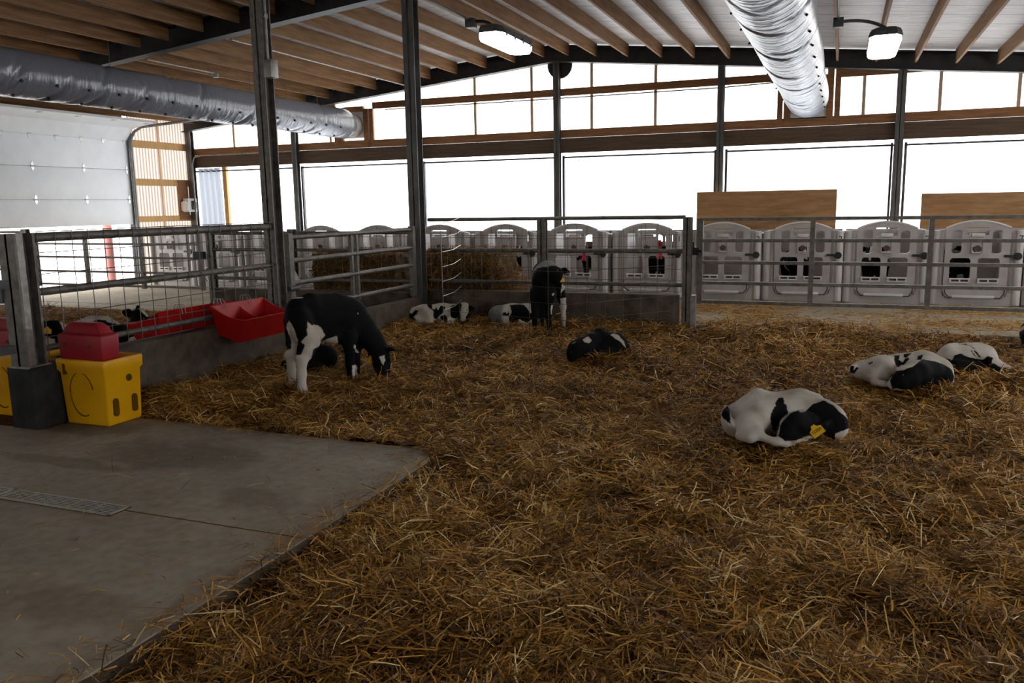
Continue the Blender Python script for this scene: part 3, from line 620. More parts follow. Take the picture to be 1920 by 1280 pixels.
# ------------------------------------------------------------------ calf hutches
CH = [-13.47, -12.22, -10.93, -9.63, -8.32, -7.00, -5.67, -4.36, -3.07, -1.80, -.56, .66, 1.89, 3.12]
YH = 14.05
def arch_top(w, z0, z1, crown, n=14):
    pts = [(-w / 2 + .10, z0), (w / 2 - .10, z0), (w / 2 - .03, z0 + .03), (w / 2, z0 + .11)]
    for k in range(n + 1):
        x = w / 2 - w * k / n; pts.append((x, z1 + crown * (1 - (2 * x / w) ** 2)))
    pts += [(-w / 2, z0 + .11), (-w / 2 + .03, z0 + .03)]
    return pts
def make_hutch(x, open_back=True):
    root = thing('calf_hutch', 'hutch', 'calf hutch', (x, YH, 0)); Y = YH
    S = lambda pts: [(a + x, b) for a, b in pts]
    # frame with the door opening
    plate(S([(-.60, .0), (.60, .0), (.60, 1.12), (.44, 1.14), (-.44, 1.14), (-.60, 1.12)]), [S(arch_top(.865, .10, .90, 0) if 0 else [(-.36, .10), (.36, .10), (.42, .14), (.435, .22), (.435, 1.10), (-.435, 1.10), (-.435, .22), (-.42, .14)])], Y, Y + .05).build('front_frame', 'hutch', root)
    holes = [rrect(-.335, .78, -.20, 1.13, .045), rrect(.19, .78, .325, 1.13, .045),
             [(-.10, 1.08), (.10, 1.08), (.105, 1.045), (.15, 1.045), (.155, 1.155), (.14, 1.17), (-.15, 1.17), (-.16, 1.155), (-.155, 1.045), (-.105, 1.045)],
             rrect(-.35, .40, -.07, .745, .03, arch=.05), rrect(.02, .40, .31, .745, .03, arch=.05), rrect(-.065, .80, .065, .965, .03)]
    dm = plate(S(arch_top(.845, .112, 1.155, .105)), [S(h) for h in holes], Y - .035, Y + .015)
    door = dm.build('door', 'hutch', root)
    MB().tube([(x - .423 + .846 * k / 14, Y - .03, 1.157 + .105 * (1 - (2 * (k / 14) - 1) ** 2)) for k in range(15)], .016, 8).build('door_rim', 'hutchlight', door, smooth=True)
    rim = MB()
    for cx in (-.21, .165):
        rim.box((x + cx - .135, Y - .075, .345), (x + cx + .135, Y - .03, .362)).box((x + cx - .14, Y - .075, .395), (x + cx + .14, Y - .03, .412))
        for s in (-.13, -.005, .12): rim.box((x + cx + s, Y - .07, .35), (x + cx + s + .02, Y - .03, .40))
    rim.build('bottle_shelf', 'hutchlight', door)
    dk = MB()
    for cx in (-.21, .165): dk.box((x + cx - .125, Y - .04, .36), (x + cx + .13, Y - .034, .398))
    dk.build('shelf_recess', 'darkgrey', door)
    hl = MB(); hl.box((x - .085, Y - .075, 1.03), (x + .085, Y - .03, 1.085)); hl.build('handle', 'hutchlight', door, bevel=.01)
    nh = MB(); nh.box((x - .078, Y - .085, .79), (x + .078, Y - .035, .80)).box((x - .078, Y - .085, .79), (x - .066, Y - .035, .97)).box((x + .066, Y - .085, .79), (x + .078, Y - .035, .97)).box((x - .07, Y - .065, .88), (x + .07, Y - .03, .97))
    nh.build('nipple_holder', 'hutch', door); MB().disc((x, Y - .055, .86), (0, 1, 0), .045, .05, 14).build('nipple', 'nipplebrown', door)
    le = MB(); le.box((x - .30, Y - .075, .115), (x + .27, Y - .03, .16)); le.build('foot_ledge', 'hutchlight', door, bevel=.02)
    gu = MB(); gu.tube([(x - .40, Y - .036, .30), (x - .39, Y - .04, .19), (x - .34, Y - .04, .125), (x + .34, Y - .04, .118), (x + .39, Y - .04, .18), (x + .40, Y - .036, .30)], .010, 6); gu.build('rod_hinge', 'darkgrey', door, smooth=True)
    lt = MB(); lt.disc((x + .53, Y - .045, .745), (0, 1, 0), .055, .05, 16).bar((x + .36, Y - .05, .75), (x + .52, Y - .05, .745), .025, .035); lt.build('latch', 'black', root)
    for s in (-1, 1):
        sd = MB(); sd.box((x + s * .60 - .02, Y + .05, 0), (x + s * .60 + .02, Y + 2.1, 1.09)); sd.build('side_panel', 'hutch', root)
        cl = MB(); cx = x + s * .555
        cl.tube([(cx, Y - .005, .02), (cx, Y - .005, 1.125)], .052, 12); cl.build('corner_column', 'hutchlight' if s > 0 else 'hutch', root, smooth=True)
    for q in (.465, .495, -.465): MB().tube([(x + q, Y - .004, .2), (x + q, Y - .004, 1.08)], .013, 6).build('rib', 'hutch', root, smooth=True)
    plate(S([(-.60, .0), (.60, .0), (.60, 1.09), (-.60, 1.09)]), [S(rrect(-.42, .55, -.15, 1.0, .06)), S(rrect(-.1, .55, .1, 1.0, .06)), S(rrect(.15, .55, .42, 1.0, .06))] if open_back else [], Y + 2.06, Y + 2.1).build('back_panel', 'hutch', root)
    return root
HL = ['grey calf hutch farthest left, beside the corner post', 'grey calf hutch second from the far left, with a bright door', 'grey calf hutch seen through the mesh just left of the conduit post', 'grey calf hutch just right of the conduit post',
      'grey calf hutch behind the left-hand straw bale', 'grey calf hutch directly behind the right end of the left bale and the dark roof post', 'grey calf hutch behind the right-hand straw bale', 'grey calf hutch just left of the middle fence post, behind the standing calf',
      'grey calf hutch tied with a pink ribbon, right of the standing calf', 'grey calf hutch just behind the left end of the long right gate', 'grey calf hutch left of the first upright of the right gate',
      'grey calf hutch with a black calf inside, between two gate uprights', 'grey calf hutch right of the second upright of the right gate', 'grey calf hutch cut off by the right edge of the photo']
HL = ['grey calf hutch at the far left end of the row', 'second grey calf hutch from the left end of the row', 'third grey calf hutch from the left end, left of the conduit post', 'fourth grey calf hutch from the left, right of the conduit post',
      'fifth grey calf hutch from the left, above the left straw bale', 'sixth grey calf hutch from the left, beside the dark roof post', 'seventh grey calf hutch from the left, above the right straw bale', 'grey calf hutch behind the middle post of the rear mesh fence',
      'grey calf hutch with a pink ribbon, right of the standing calf', 'grey calf hutch behind the left end of the right-hand gate', 'grey calf hutch seen left of the second gate upright',
      'grey calf hutch with a black calf in its openings, under the bright window', 'grey calf hutch below the right-hand plywood board', 'grey calf hutch cut off by the right edge of the photo']
h0 = make_hutch(CH[0]); h9 = make_hutch(CH[9], False)
for i, x in enumerate(CH):
    h = h0 if i == 0 else h9 if i == 9 else copy_tree(h0 if i < 9 else h9)
    h.location = (x, YH, 0); h['label'] = HL[i]; h['group'] = 'row of calf hutches'
# hand painted marks on the hutch columns
def text_mesh(name, s, size, mat, M, parent=None, ext=.001):
    cu = bpy.data.curves.new(name, 'FONT'); cu.body = s; cu.size = size; cu.align_x = 'CENTER'; cu.align_y = 'CENTER'; cu.extrude = ext; cu.resolution_u = 3
    tmp = bpy.data.objects.new(name, cu); me = bpy.data.meshes.new_from_object(tmp); bpy.data.objects.remove(tmp)
    me.transform(M); me.materials.clear(); me.materials.append(MT[mat]); me.name = name
    o = bpy.data.objects.new(name, me); COL.objects.link(o)
    if parent is not None:
        off = Vector(parent['_o']); me.transform(Matrix.Translation(-off)); o.parent = parent; o['_o'] = list(parent['_o'])
    return o
roots = {round(o.location.x, 2): o for o in bpy.data.objects if o.name.startswith('calf_hutch')}
for x, s in ((-.56, '2'), (.66, '2'), (-1.80, '2'), (1.89, '7'), (-3.07, '1')):
    r = roots[round(x, 2)]; r['_o'] = [x, YH, 0]
    text_mesh('painted_number', s, .13, 'ink', Matrix.Translation((x + .555, YH - .063, 1.00)) @ Matrix.Rotation(math.pi / 2, 4, 'X'), r)
# pink ribbons tied on two hutches
for nm, px, py, L in (('ribbon', 1237, 452, .30), ('ribbon', 1095, 472, .16)):
    p = at(px, py, y=YH - .09); m = MB()
    for s in (-1, 1): m.loft([[(p[0] + s * .03 * t + q * .018, p[1] - .01 * k, p[2] - L * t) for q, k in ((-1, 0), (1, 0), (1, 1), (-1, 1))] for t in (0, .3, .65, 1)])
    m.tube([(p[0] - .025, p[1], p[2]), (p[0] + .025, p[1], p[2])], .02, 8)
    o = m.build('ribbon', 'ribbon'); move_origin(o, p); tag(o, 'pink ribbon hanging on the door of the hutch near the fence end' if px > 1200 else 'short pink ribbon on the hutch right of the standing calf', 'ribbon')
# plywood boards standing behind the hutches
for nm, lo, hi, lb in (('a', (-2.64, 16.50, 0), (-.10, 16.53, 1.80), 'plywood board standing behind the hutches, left of the pair'), ('b', (1.30, 16.50, 0), (3.74, 16.53, 1.69), 'plywood board standing behind the hutches at the right edge')):
    o = MB().box(lo, hi).build('plywood_board', 'ply'); move_origin(o, ((lo[0] + hi[0]) / 2, 16.5, 0)); tag(o, lb, 'board')
# ------------------------------------------------------------------ waterers and feeders
def waterer(x, y, label, cat='water trough'):
    root = thing('waterer', label, cat, (x, y, 0)); w, d = .45, .34
    def ring(z, g, inset=0): return [(x - w / 2 - g + inset, y - d / 2 - g + inset, z), (x + w / 2 + g - inset, y - d / 2 - g + inset, z), (x + w / 2 + g - inset, y + d / 2 + g - inset, z), (x - w / 2 - g + inset, y + d / 2 + g - inset, z)]
    m = MB(); m.loft([ring(0, -.01), ring(.40, .004), ring(.425, .02), ring(.51, .022), ring(.51, .0), ring(.30, -.015)])
    m.build('basin', 'yellow', root, bevel=.016, seg=3)
    for q in (-.09, .09): MB().prism(rrect(y + q - .025, .07, y + q + .025, .21, .024), 'x', x + w / 2 - .015, x + w / 2 + .005).build('slot', 'slot', root)
    MB().prism([(y + .05 + .028 * math.cos(a), .345 + .028 * math.sin(a)) for a in np.linspace(0, 6.28, 15)[:-1]], 'x', x + w / 2 - .01, x + w / 2 + .0075).build('drain_hole', 'slot', root)
    MB().prism(rrect(x - .17, .39 - .0, x - .145, .475, .01), 'y', y - d / 2 - .0255, y - d / 2 - .0).build('slot', 'slot', root)
    g = MB(); g.tube([(x + .12 * math.cos(a) - .02, y - d / 2 - .002 + .006 * (math.sin(a) < 0) , .24 + .17 * math.sin(a)) for a in np.linspace(.25, 2 * math.pi - 1.2, 22)], .005, 6)
    g.build('embossed_ring', 'slot', root, smooth=True)
    l = MB(); y0, y1 = y - d / 2 + .0, y - d / 2 + .17
    def lr(z, ix, iy): return [(x - w / 2 + ix, y0 + iy, z), (x + w / 2 - ix, y0 + iy, z), (x + w / 2 - ix, y1 - iy, z), (x - w / 2 + ix, y1 - iy, z)]
    l.loft([lr(.505, .012, .006), lr(.68, .0, .0), lr(.70, .005, .004), lr(.70, .03, .02), lr(.755, .06, .03), lr(.785, .10, .05)])
    lid = l.build('float_cover', 'darkred', root, bevel=.012, seg=3)
    h = MB(); h.disc((x + .10, y0 + .001, .61), (0, 1, 0), .016, .004, 12); h.disc((x - .15, y0 + .001, .62), (0, 1, 0), .016, .004, 12); h.build('bolt_hole', 'slot', lid)
    return root
waterer(-5.29, 4.67, 'yellow waterer with a red cover on the slab edge, in front')
waterer(-6.17, 4.68, 'yellow waterer with a red cover behind the corner post')
def feeder(label, x, y0, y1, zt, s, tilt=.12):
    """two-compartment trough hung on a rail; s = +1 opens toward +x"""
    root = thing('feed_trough', label, 'feed trough', (x, (y0 + y1) / 2, zt)); dep, h, t = .40, .27, .014
    def P(u, v, w): return (x + s * u, y0 + (y1 - y0) * v, zt - w - tilt * u / dep * 1.0)
    m = MB()
    # outer shell and inner shell as one loft of rings
    def ring(w, ix, iy, fr=0): return [P(ix, iy, w), P(ix, 1 - iy, w), P(dep - ix - fr, 1 - iy, w), P(dep - ix - fr, iy, w)]
    def sag(w, ix, iy):
        a = []
        for u0, v0, u1, v1 in ((ix, iy, ix, 1 - iy), (ix, 1 - iy, dep - ix, 1 - iy), (dep - ix, 1 - iy, dep - ix, iy), (dep - ix, iy, ix, iy)):
            for k in range(6):
                q = k / 6; u = u0 + (u1 - u0) * q; v = v0 + (v1 - v0) * q; dip = .045 * math.sin(math.pi * min(max((u - ix) / (dep - 2 * ix), 0), 1)) ** 1 
                a.append(P(u, v, w + dip * .8))
        return a
    def flat(w, ix, iy, fr):
        a = []
        for u0, v0, u1, v1 in ((ix, iy, ix, 1 - iy), (ix, 1 - iy, dep - ix - fr, 1 - iy), (dep - ix - fr, 1 - iy, dep - ix - fr, iy), (dep - ix - fr, iy, ix, iy)):
            for k in range(6): q = k / 6; a.append(P(u0 + (u1 - u0) * q, v0 + (v1 - v0) * q, w))
        return a
    m.loft([flat(h, .03, .05, .10), sag(.02, .0, .0), sag(.0, -.012, -.012), sag(.0, .01, .012), flat(h - t * 1.5, .045, .07, .10)])
    m.build('tub', 'red', root, smooth=True)
    dv = MB(); prof = [P(.03, .5, h - .02), P(.03, .5, .03)] + [P(u, .5, .035 + .045 * math.sin(math.pi * u / dep)) for u in np.linspace(.06, dep - .03, 7)] + [P(dep - .12, .5, h - .02)]
    n = len(prof); q = [(a, b - .008, c) for a, b, c in prof] + [(a, b + .008, c) for a, b, c in prof]
    dv.add(q, [tuple(range(n)), tuple(range(2 * n - 1, n - 1, -1))] + [(i, (i + 1) % n, n + (i + 1) % n, n + i) for i in range(n)]); dv.build('divider', 'red', root)
    for v in (.22, .72):
        hk = MB()
        for e in (-.02, .02):
            a = P(.03, v, .03); hk.tube([(a[0], a[1] + e, a[2]), (x - s * .02, a[1] + e, zt + .05), (x - s * .09, a[1] + e, zt + .045), (x - s * .10, a[1] + e, zt - .03)], .004, 6)
        hk.build('hook', 'galv', root)
    return root
feeder('bright red two-compartment feed trough hung on the near side of the curb', -5.58, 6.25, 7.02, .70, 1)
feeder('longer red feed trough hung inside the left pen behind the mesh', -5.74, 5.75, 6.72, .70, -1)
for y in (6.15, 6.3): pass
# straw bales behind the rear fence
def bale(x0, x1, y0, y1, z0, z1, label, seed):
    rg = np.random.default_rng(seed); root = thing('straw_bale', label, 'bale', ((x0 + x1) / 2, (y0 + y1) / 2, z0)); bm = bmesh.new()
    bmesh.ops.create_grid(bm, x_segments=1, y_segments=1, size=.5); bm.free()
    V = []; F = []; n = (26, 16, 16); idx = {}
    def vid(i, j, k):
        if (i, j, k) not in idx:
            p = np.array([x0 + (x1 - x0) * i / n[0], y0 + (y1 - y0) * j / n[1], z0 + (z1 - z0) * k / n[2]])
            c = np.array([(x0 + x1) / 2, (y0 + y1) / 2, (z0 + z1) / 2]); q = (p - c) / (np.array([x1 - x0, y1 - y0, z1 - z0]) / 2)
            rr = np.linalg.norm(np.sign(q) * np.maximum(np.abs(q) - .85, 0)); p = p - (p - c) * .12 * rr
            p += rg.normal(0, .010, 3); p[0] += .02 * math.sin(k * 1.4 + j)
            idx[(i, j, k)] = len(V); V.append(p)
        return idx[(i, j, k)]
    for a in range(3):
        b, c = (a + 1) % 3, (a + 2) % 3
        for s in (0, n[a]):
            for u in range(n[b]):
                for v in range(n[c]):
                    def mk(uu, vv):
                        t = [0, 0, 0]; t[a] = s; t[b] = uu; t[c] = vv; return vid(*t)
                    F.append((mk(u, v), mk(u + 1, v), mk(u + 1, v + 1), mk(u, v + 1)))
    m = MB(); m.add(V, F); m.build('packed_straw', 'hay', root)
    tw = MB()
    for x in np.linspace(x0 + .25, x1 - .25, 4): tw.tube([(x, y0 - .012, z0), (x, y0 - .02, (z0 + z1) / 2), (x, y0 - .012, z1 + .01), (x, y1 + .012, z1 + .01)], .005, 5)
    tw.build('twine', 'tan', root)
    return root
bale(-7.85, -6.30, 11.12, 11.95, 0, .90, 'large straw bale behind the swing gate, left of the pair', 3)
bale(-5.95, -4.62, 11.12, 11.95, 0, .92, 'large straw bale behind the rear mesh fence, right of the pair', 4)

# ------------------------------------------------------------------ calves: one continuous skin grown from blended tapered limbs
def surface_nets(F, lo, h):
    nx, ny, nz = F.shape; ins = F < 0
    c = [(i, j, k) for i in (0, 1) for j in (0, 1) for k in (0, 1)]
    sl = lambda A, o: A[o[0]:nx - 1 + o[0], o[1]:ny - 1 + o[1], o[2]:nz - 1 + o[2]]
    cnt = sum(sl(ins, o).astype(np.int8) for o in c); mask = (cnt > 0) & (cnt < 8)
    acc = np.zeros(mask.shape + (3,), np.float32); num = np.zeros(mask.shape, np.float32)
    for a in range(3):
        for b in (0, 1):
            for d in (0, 1):
                o0 = [0, 0, 0]; o0[(a + 1) % 3] = b; o0[(a + 2) % 3] = d; o1 = list(o0); o1[a] = 1
                A, B = sl(F, o0), sl(F, o1); m = (A < 0) != (B < 0)
                t = np.where(m, A / np.where(np.abs(A - B) < 1e-9, 1, A - B), 0)
                for q in range(3): acc[..., q] += np.where(m, o0[q] + (t if q == a else 0), 0)
                num += m
    ijk = np.argwhere(mask); P = acc[mask] / num[mask][:, None]
    V = np.array(lo) + (ijk + P) * h
    idx = -np.ones(mask.shape, np.int64); idx[mask] = np.arange(len(ijk)); faces = []
    for a in range(3):
        b, d = (a + 1) % 3, (a + 2) % 3
        s0 = [slice(None)] * 3; s1 = [slice(None)] * 3; s0[a] = slice(0, -1); s1[a] = slice(1, None)
        ch = ins[tuple(s0)] != ins[tuple(s1)]; e = np.argwhere(ch)
        e = e[(e[:, b] > 0) & (e[:, d] > 0) & (e[:, b] < F.shape[b] - 1) & (e[:, d] < F.shape[d] - 1)]
        flip = ins[tuple(s0)][tuple(e.T)]
        q = []
        for ob, od in ((-1, -1), (0, -1), (0, 0), (-1, 0)):
            g = e.copy(); g[:, b] += ob; g[:, d] += od; q.append(idx[tuple(g.T)])
        q = np.stack(q, 1); q[~flip] = q[~flip][:, ::-1]; faces.append(q)
    return V, np.concatenate(faces)
def grow(prims, h):
    """prims: dicts p0,p1,r0,r1,k,flat -> blended signed distance on a grid -> mesh"""
    lo = np.min([np.minimum(p['p0'] - p['r0'], p['p1'] - p['r1']) for p in prims], 0) - .05
    hi = np.max([np.maximum(p['p0'] + p['r0'], p['p1'] + p['r1']) for p in prims], 0) + .05
    n = np.ceil((hi - lo) / h).astype(int) + 1; F = np.full(n, 1.0, np.float32)
    ax = [lo[i] + np.arange(n[i]) * h for i in range(3)]
    for p in prims:
        R = max(p['r0'], p['r1']) + p['k'] + .03
        a = np.clip(np.floor((np.minimum(p['p0'], p['p1']) - R - lo) / h).astype(int), 0, n - 1); b = np.clip(np.ceil((np.maximum(p['p0'], p['p1']) + R - lo) / h).astype(int) + 1, 1, n)
        X, Y, Z = np.meshgrid(ax[0][a[0]:b[0]], ax[1][a[1]:b[1]], ax[2][a[2]:b[2]], indexing='ij')
        Q = np.stack([X, Y, Z], -1); d = p['p1'] - p['p0']; L2 = max(float(d @ d), 1e-9)
        t = np.clip(((Q - p['p0']) @ d) / L2, 0, 1); q = Q - p['p0'] - t[..., None] * d
        if p['flat'] is not None:
            ax_, kf = p['flat']; q = q + (q @ ax_)[..., None] * ax_ * (1 / kf - 1)
        dist = np.linalg.norm(q, axis=-1) - (p['r0'] + (p['r1'] - p['r0']) * t)
        if p['flat'] is not None: dist = dist * max(p['flat'][1], .5)
        S = F[a[0]:b[0], a[1]:b[1], a[2]:b[2]]; k = p['k']; hh = np.maximum(k - np.abs(S - dist), 0) / k
        F[a[0]:b[0], a[1]:b[1], a[2]:b[2]] = np.minimum(S, dist) - hh * hh * k * .25
    return surface_nets(F, lo, h)
def poly_sd(P, poly):
    """signed distance to a polygon, positive inside"""
    poly = np.array(poly, float); d = np.full(len(P), 1e9); ins = np.zeros(len(P), bool)
    for i in range(len(poly)):
        a, b = poly[i], poly[(i + 1) % len(poly)]; e = b - a; w = P - a
        t = np.clip((w @ e) / max(e @ e, 1e-12), 0, 1); d = np.minimum(d, np.linalg.norm(w - t[:, None] * e, axis=1))
        c = ((a[1] <= P[:, 1]) != (b[1] <= P[:, 1])) & (P[:, 0] < (b[0] - a[0]) * (P[:, 1] - a[1]) / (b[1] - a[1] if abs(b[1] - a[1]) > 1e-12 else 1e-12) + a[0])
        ins ^= c
    return np.where(ins, d, -d)
class Calf:
    """a calf drawn in its own frame: side coordinates read as (u, v) in a picture window (x0, y0, scale) anchored at a ground point, plus depth in metres"""
    def __init__(s, win, anchor, h=.011, gz=-.02):
        s.x0, s.y0, s.sc = win; s.h = h; px, py = s.x0 + anchor[0] / s.sc, s.y0 + anchor[1] / s.sc
        s.root = at(px, py, z=gz); s.D = depth_of(s.root); s.m = s.D / FL / s.sc
        r = ray(px, py); s.F = np.array([r[0], r[1], 0]); s.F /= np.linalg.norm(s.F); s.R = np.array([s.F[1], -s.F[0], 0]); s.U = np.array([0, 0, 1.])
        s.V = r / np.linalg.norm(r); s.T = np.cross(s.R, s.V)
        s.pr = []; s.black = []; s.white = []; s.grey = []; s.pink = []; s.base = 'white'
    def P(s, q):
        return at(s.x0 + q[0] / s.sc, s.y0 + q[1] / s.sc, depth=s.D + (q[2] if len(q) > 2 else 0))
    def limb(s, pts, rr, k=.03, flat=None):
        w = [s.P(p) for p in pts]
        for i in range(len(w) - 1):
            s.pr.append(dict(p0=w[i], p1=w[i + 1], r0=rr[i] * s.m, r1=rr[i + 1] * s.m, k=k, flat=flat))
        return s
    def ball(s, p, r, k=.03, flat=None): return s.limb([p, (p[0] + .5, p[1], p[2] if len(p) > 2 else 0)], [r, r], k, flat)
    def uv(s, W3): d = W3 - s.root; return np.stack([d @ s.R, d @ s.T], -1)
    def pol(s, poly): return [tuple(s.uv(s.P(q)[None])[0]) for q in poly]
    def build(s, name, label, group=None):
        V, Fc = grow(s.pr, s.h); root = thing(name, label, 'calf', s.root, group)
        UV = s.uv(V); jit = .010
        UVn = UV + jit * np.stack([vnoise(V[:, 0] + V[:, 2], V[:, 1] - V[:, 2], 28, 3), vnoise(V[:, 0] - V[:, 1], V[:, 2], 28, 4)], -1)
        bl = np.full(len(V), -.05) if s.base == 'white' else np.full(len(V), .05)
        for kind, polys in (('b', s.black), ('w', s.white)):
            for pg in polys:
                d = poly_sd(UVn, s.pol(pg)); bl = np.maximum(bl, d) if kind == 'b' else np.minimum(bl, -d)
        soft = lambda pl, w: np.clip(np.max([poly_sd(UV, s.pol(q)) for q in pl], 0) / w + .5, 0, 1) if pl else np.zeros(len(V))
        me = bpy.data.meshes.new('body'); me.from_pydata((V - s.root).tolist(), [], Fc.tolist()); me.materials.append(MT['coat'])
        for nm, a in (('black', np.clip(bl, -.05, .05)), ('grey', soft(s.grey, .04)), ('pink', soft(s.pink, .02))):
            at_ = me.attributes.new(nm, 'FLOAT', 'POINT'); at_.data.foreach_set('value', a.astype(np.float32))
        me.polygons.foreach_set('use_smooth', [True] * len(me.polygons)); me.update()
        o = bpy.data.objects.new('body', me); COL.objects.link(o); o.parent = root; s.body = o; s.ob = root; root['_o'] = list(map(float, s.root)); o['_o'] = list(map(float, s.root))
        sm = o.modifiers.new('smooth', 'SMOOTH'); sm.factor = .5; sm.iterations = 3
        return s
    def eye(s, q, r):
        c = s.P(q); m = MB(); n = 10
        rings = [[tuple(c + r * s.m * np.array([math.cos(2 * math.pi * k / n) * math.sin(a), math.sin(2 * math.pi * k / n) * math.sin(a), math.cos(a)])) for k in range(n)] for a in np.linspace(.15, 2.99, 7)]
        m.loft(rings).build('eye', 'eye', s.ob, smooth=True); return s
    def eartag(s, q, w, hgt, text=None, rot=0.0, tilt=0.0):
        c = s.P(q); m = MB(); cr, sr = math.cos(rot), math.sin(rot); Rr = s.R * math.cos(tilt) + s.F * math.sin(tilt); N = np.cross(Rr, s.U)
        A = Rr * cr + s.U * sr; B = -Rr * sr + s.U * cr; w, hgt = w * s.m / 2, hgt * s.m / 2
        out = [(-1, -1), (1, -1), (1, .45), (.45, .75), (.3, 1.25), (-.3, 1.25), (-.45, .75), (-1, .45)]
        m.loft([[tuple(c + A * a * w + B * b * hgt + N * t) for a, b in out] for t in (-.002, .002)])
        tg = m.build('ear_tag', 'tagyellow', s.ob)
        if text:
            M = Matrix(((A[0], B[0], -N[0], c[0] - 0), (A[1], B[1], -N[1], c[1]), (A[2], B[2], -N[2], c[2]), (0, 0, 0, 1)))
            if (N @ s.F) < 0: M = Matrix(((A[0], B[0], N[0], c[0]), (A[1], B[1], N[1], c[1]), (A[2], B[2], N[2], c[2]), (0, 0, 0, 1)))
            M = Matrix.Translation(tuple(-s.F * .004)) @ M
            text_mesh('tag_number', text, w * 2 / max(len(text), 2) * 1.55, 'ink', M, tg)
        return s
def flatten(c, wR, wF, wU, f):
    a = c.R * wR + c.F * wF + c.U * wU; return (a / np.linalg.norm(a), f)

# --- the standing calf grazing on the left
c = Calf((500, 530, 5.121), (330, 1085), h=.0095, gz=-.03); c.base = 'black'
lat = flatten(c, -.72, .69, 0, .80)
c.limb([(285, 290, .04), (410, 300, .16), (560, 325, .32), (700, 335, .44), (800, 345, .52)], [122, 168, 200, 205, 190], .05, lat)
c.limb([(300, 215, .02), (420, 170, .15), (660, 165, .42), (760, 220, .5)], [70, 50, 55, 80], .06)
c.limb([(820, 330, .53), (925, 445, .60), (1025, 560, .65), (1090, 660, .68)], [176, 142, 112, 90], .05, flatten(c, -.72, .69, 0, .82))
c.limb([(1095, 665, .68), (1105, 745, .68), (1125, 860, .68), (1133, 895, .68)], [92, 92, 66, 52], .045, flatten(c, .9, -.4, 0, .9))
c.ball((1080, 800, .69), 55, .04)
c.limb([(1150, 650, .66), (1195, 635, .62), (1235, 648, .60)], [24, 38, 14], .015, flatten(c, .2, .3, 1, .5))
c.limb([(1040, 655, .72), (1005, 680, .75), (985, 715, .76)], [24, 34, 14], .015, flatten(c, .4, -1, .2, .5))
# hind legs
c.limb([(310, 350, -.02), (390, 520, .03), (430, 570, .05)], [120, 95, 72], .05)
c.limb([(430, 565, .05), (385, 660, 0), (335, 745, -.06)], [76, 68, 54], .035)
c.limb([(335, 745, -.06), (335, 880, -.04), (340, 1010, -.03), (348, 1060, -.02), (362, 1085, .0)], [52, 44, 40, 46, 40], .03)
c.ball((300, 720, -.08), 30, .03)
c.limb([(260, 380, .13), (300, 520, .17), (310, 580, .18)], [100, 80, 60], .05)
c.limb([(310, 575, .18), (265, 640, .13), (228, 705, .10)], [66, 54, 48], .035)
c.limb([(228, 705, .10), (240, 850, .11), (252, 990, .11), (258, 1040, .11), (270, 1068, .12)], [47, 41, 37, 44, 38], .03)
c.ball((200, 690, .09), 24, .03)
# front legs
c.limb([(770, 430, .44), (790, 540, .40), (795, 620, .40)], [110, 72, 52], .05)
c.limb([(795, 620, .40), (800, 720, .41), (803, 790, .41), (808, 880, .42), (812, 935, .42), (822, 985, .42)], [54, 46, 46, 34, 38, 36], .03)
c.limb([(850, 440, .62), (855, 560, .62), (858, 650, .62)], [100, 62, 44], .05)
c.limb([(858, 650, .62), (858, 730, .62), (858, 780, .62), (862, 850, .62), (866, 895, .63), (878, 925, .63)], [45, 40, 40, 29, 33, 32], .03)
# belly, brisket, tail
c.limb([(500, 440, .25), (640, 470, .36), (760, 480, .46)], [100, 100, 95], .06, lat)
c.limb([(470, 500, .18), (430, 470, .10)], [60, 70], .05)
c.limb([(212, 260, .0), (190, 360, -.02), (196, 480, -.03), (212, 590, -.02), (222, 640, -.01)], [26, 24, 21, 26, 12], .02)
c.white = [[(390, 370), (430, 410), (485, 395), (535, 430), (568, 490), (525, 545), (690, 488), (705, 560), (520, 590), (450, 640), (430, 720), (395, 800), (400, 1130), (150, 1130), (150, 640), (232, 640), (240, 560), (205, 470), (188, 420), (215, 372), (262, 440), (300, 560), (280, 690), (325, 695), (368, 600), (330, 572), (390, 510)],
           [(740, 920), (860, 920), (880, 1050), (740, 1050)], [(848, 775), (905, 775), (930, 960), (852, 960)],
           [(1143, 682), (1196, 660), (1207, 720), (1180, 772), (1160, 735)], [(238, 148), (290, 134), (345, 130), (350, 145), (290, 158), (245, 156)], [(868, 565), (935, 640), (905, 640), (856, 602)], [(903, 238), (914, 250), (910, 262), (903, 255)]]
c.build('calf', 'standing black calf with white hind legs grazing on the straw')
c.eye((1020, 748, .60), 11); c.eye((1178, 735, .62), 10)
c.eartag((1000, 728, .66), 52, 92, None, -.25, .5); c.eartag((1228, 715, .58), 26, 70, None, .15, -1.1)
# hooves of the grazing calf
for q, r in (((360, 1088, .0), 38), ((268, 1072, .12), 36), ((822, 990, .42), 36), ((880, 930, .63), 34)):
    pc = c.P(q); m = MB(); rr = r * c.m
    m.loft([[tuple(pc + np.array([0, 0, z]) + k * rr * (math.cos(a) * c.R + math.sin(a) * c.F) + sh * c.F * rr) for a in np.linspace(0, 2 * math.pi, 13)[:-1]] for z, k, sh in ((-.022, 1.12, .2), (0, 1.02, .1), (.022, .9, 0))])
    m.build('hoof', 'hoof', c.ob, smooth=True)
CALF1 = c

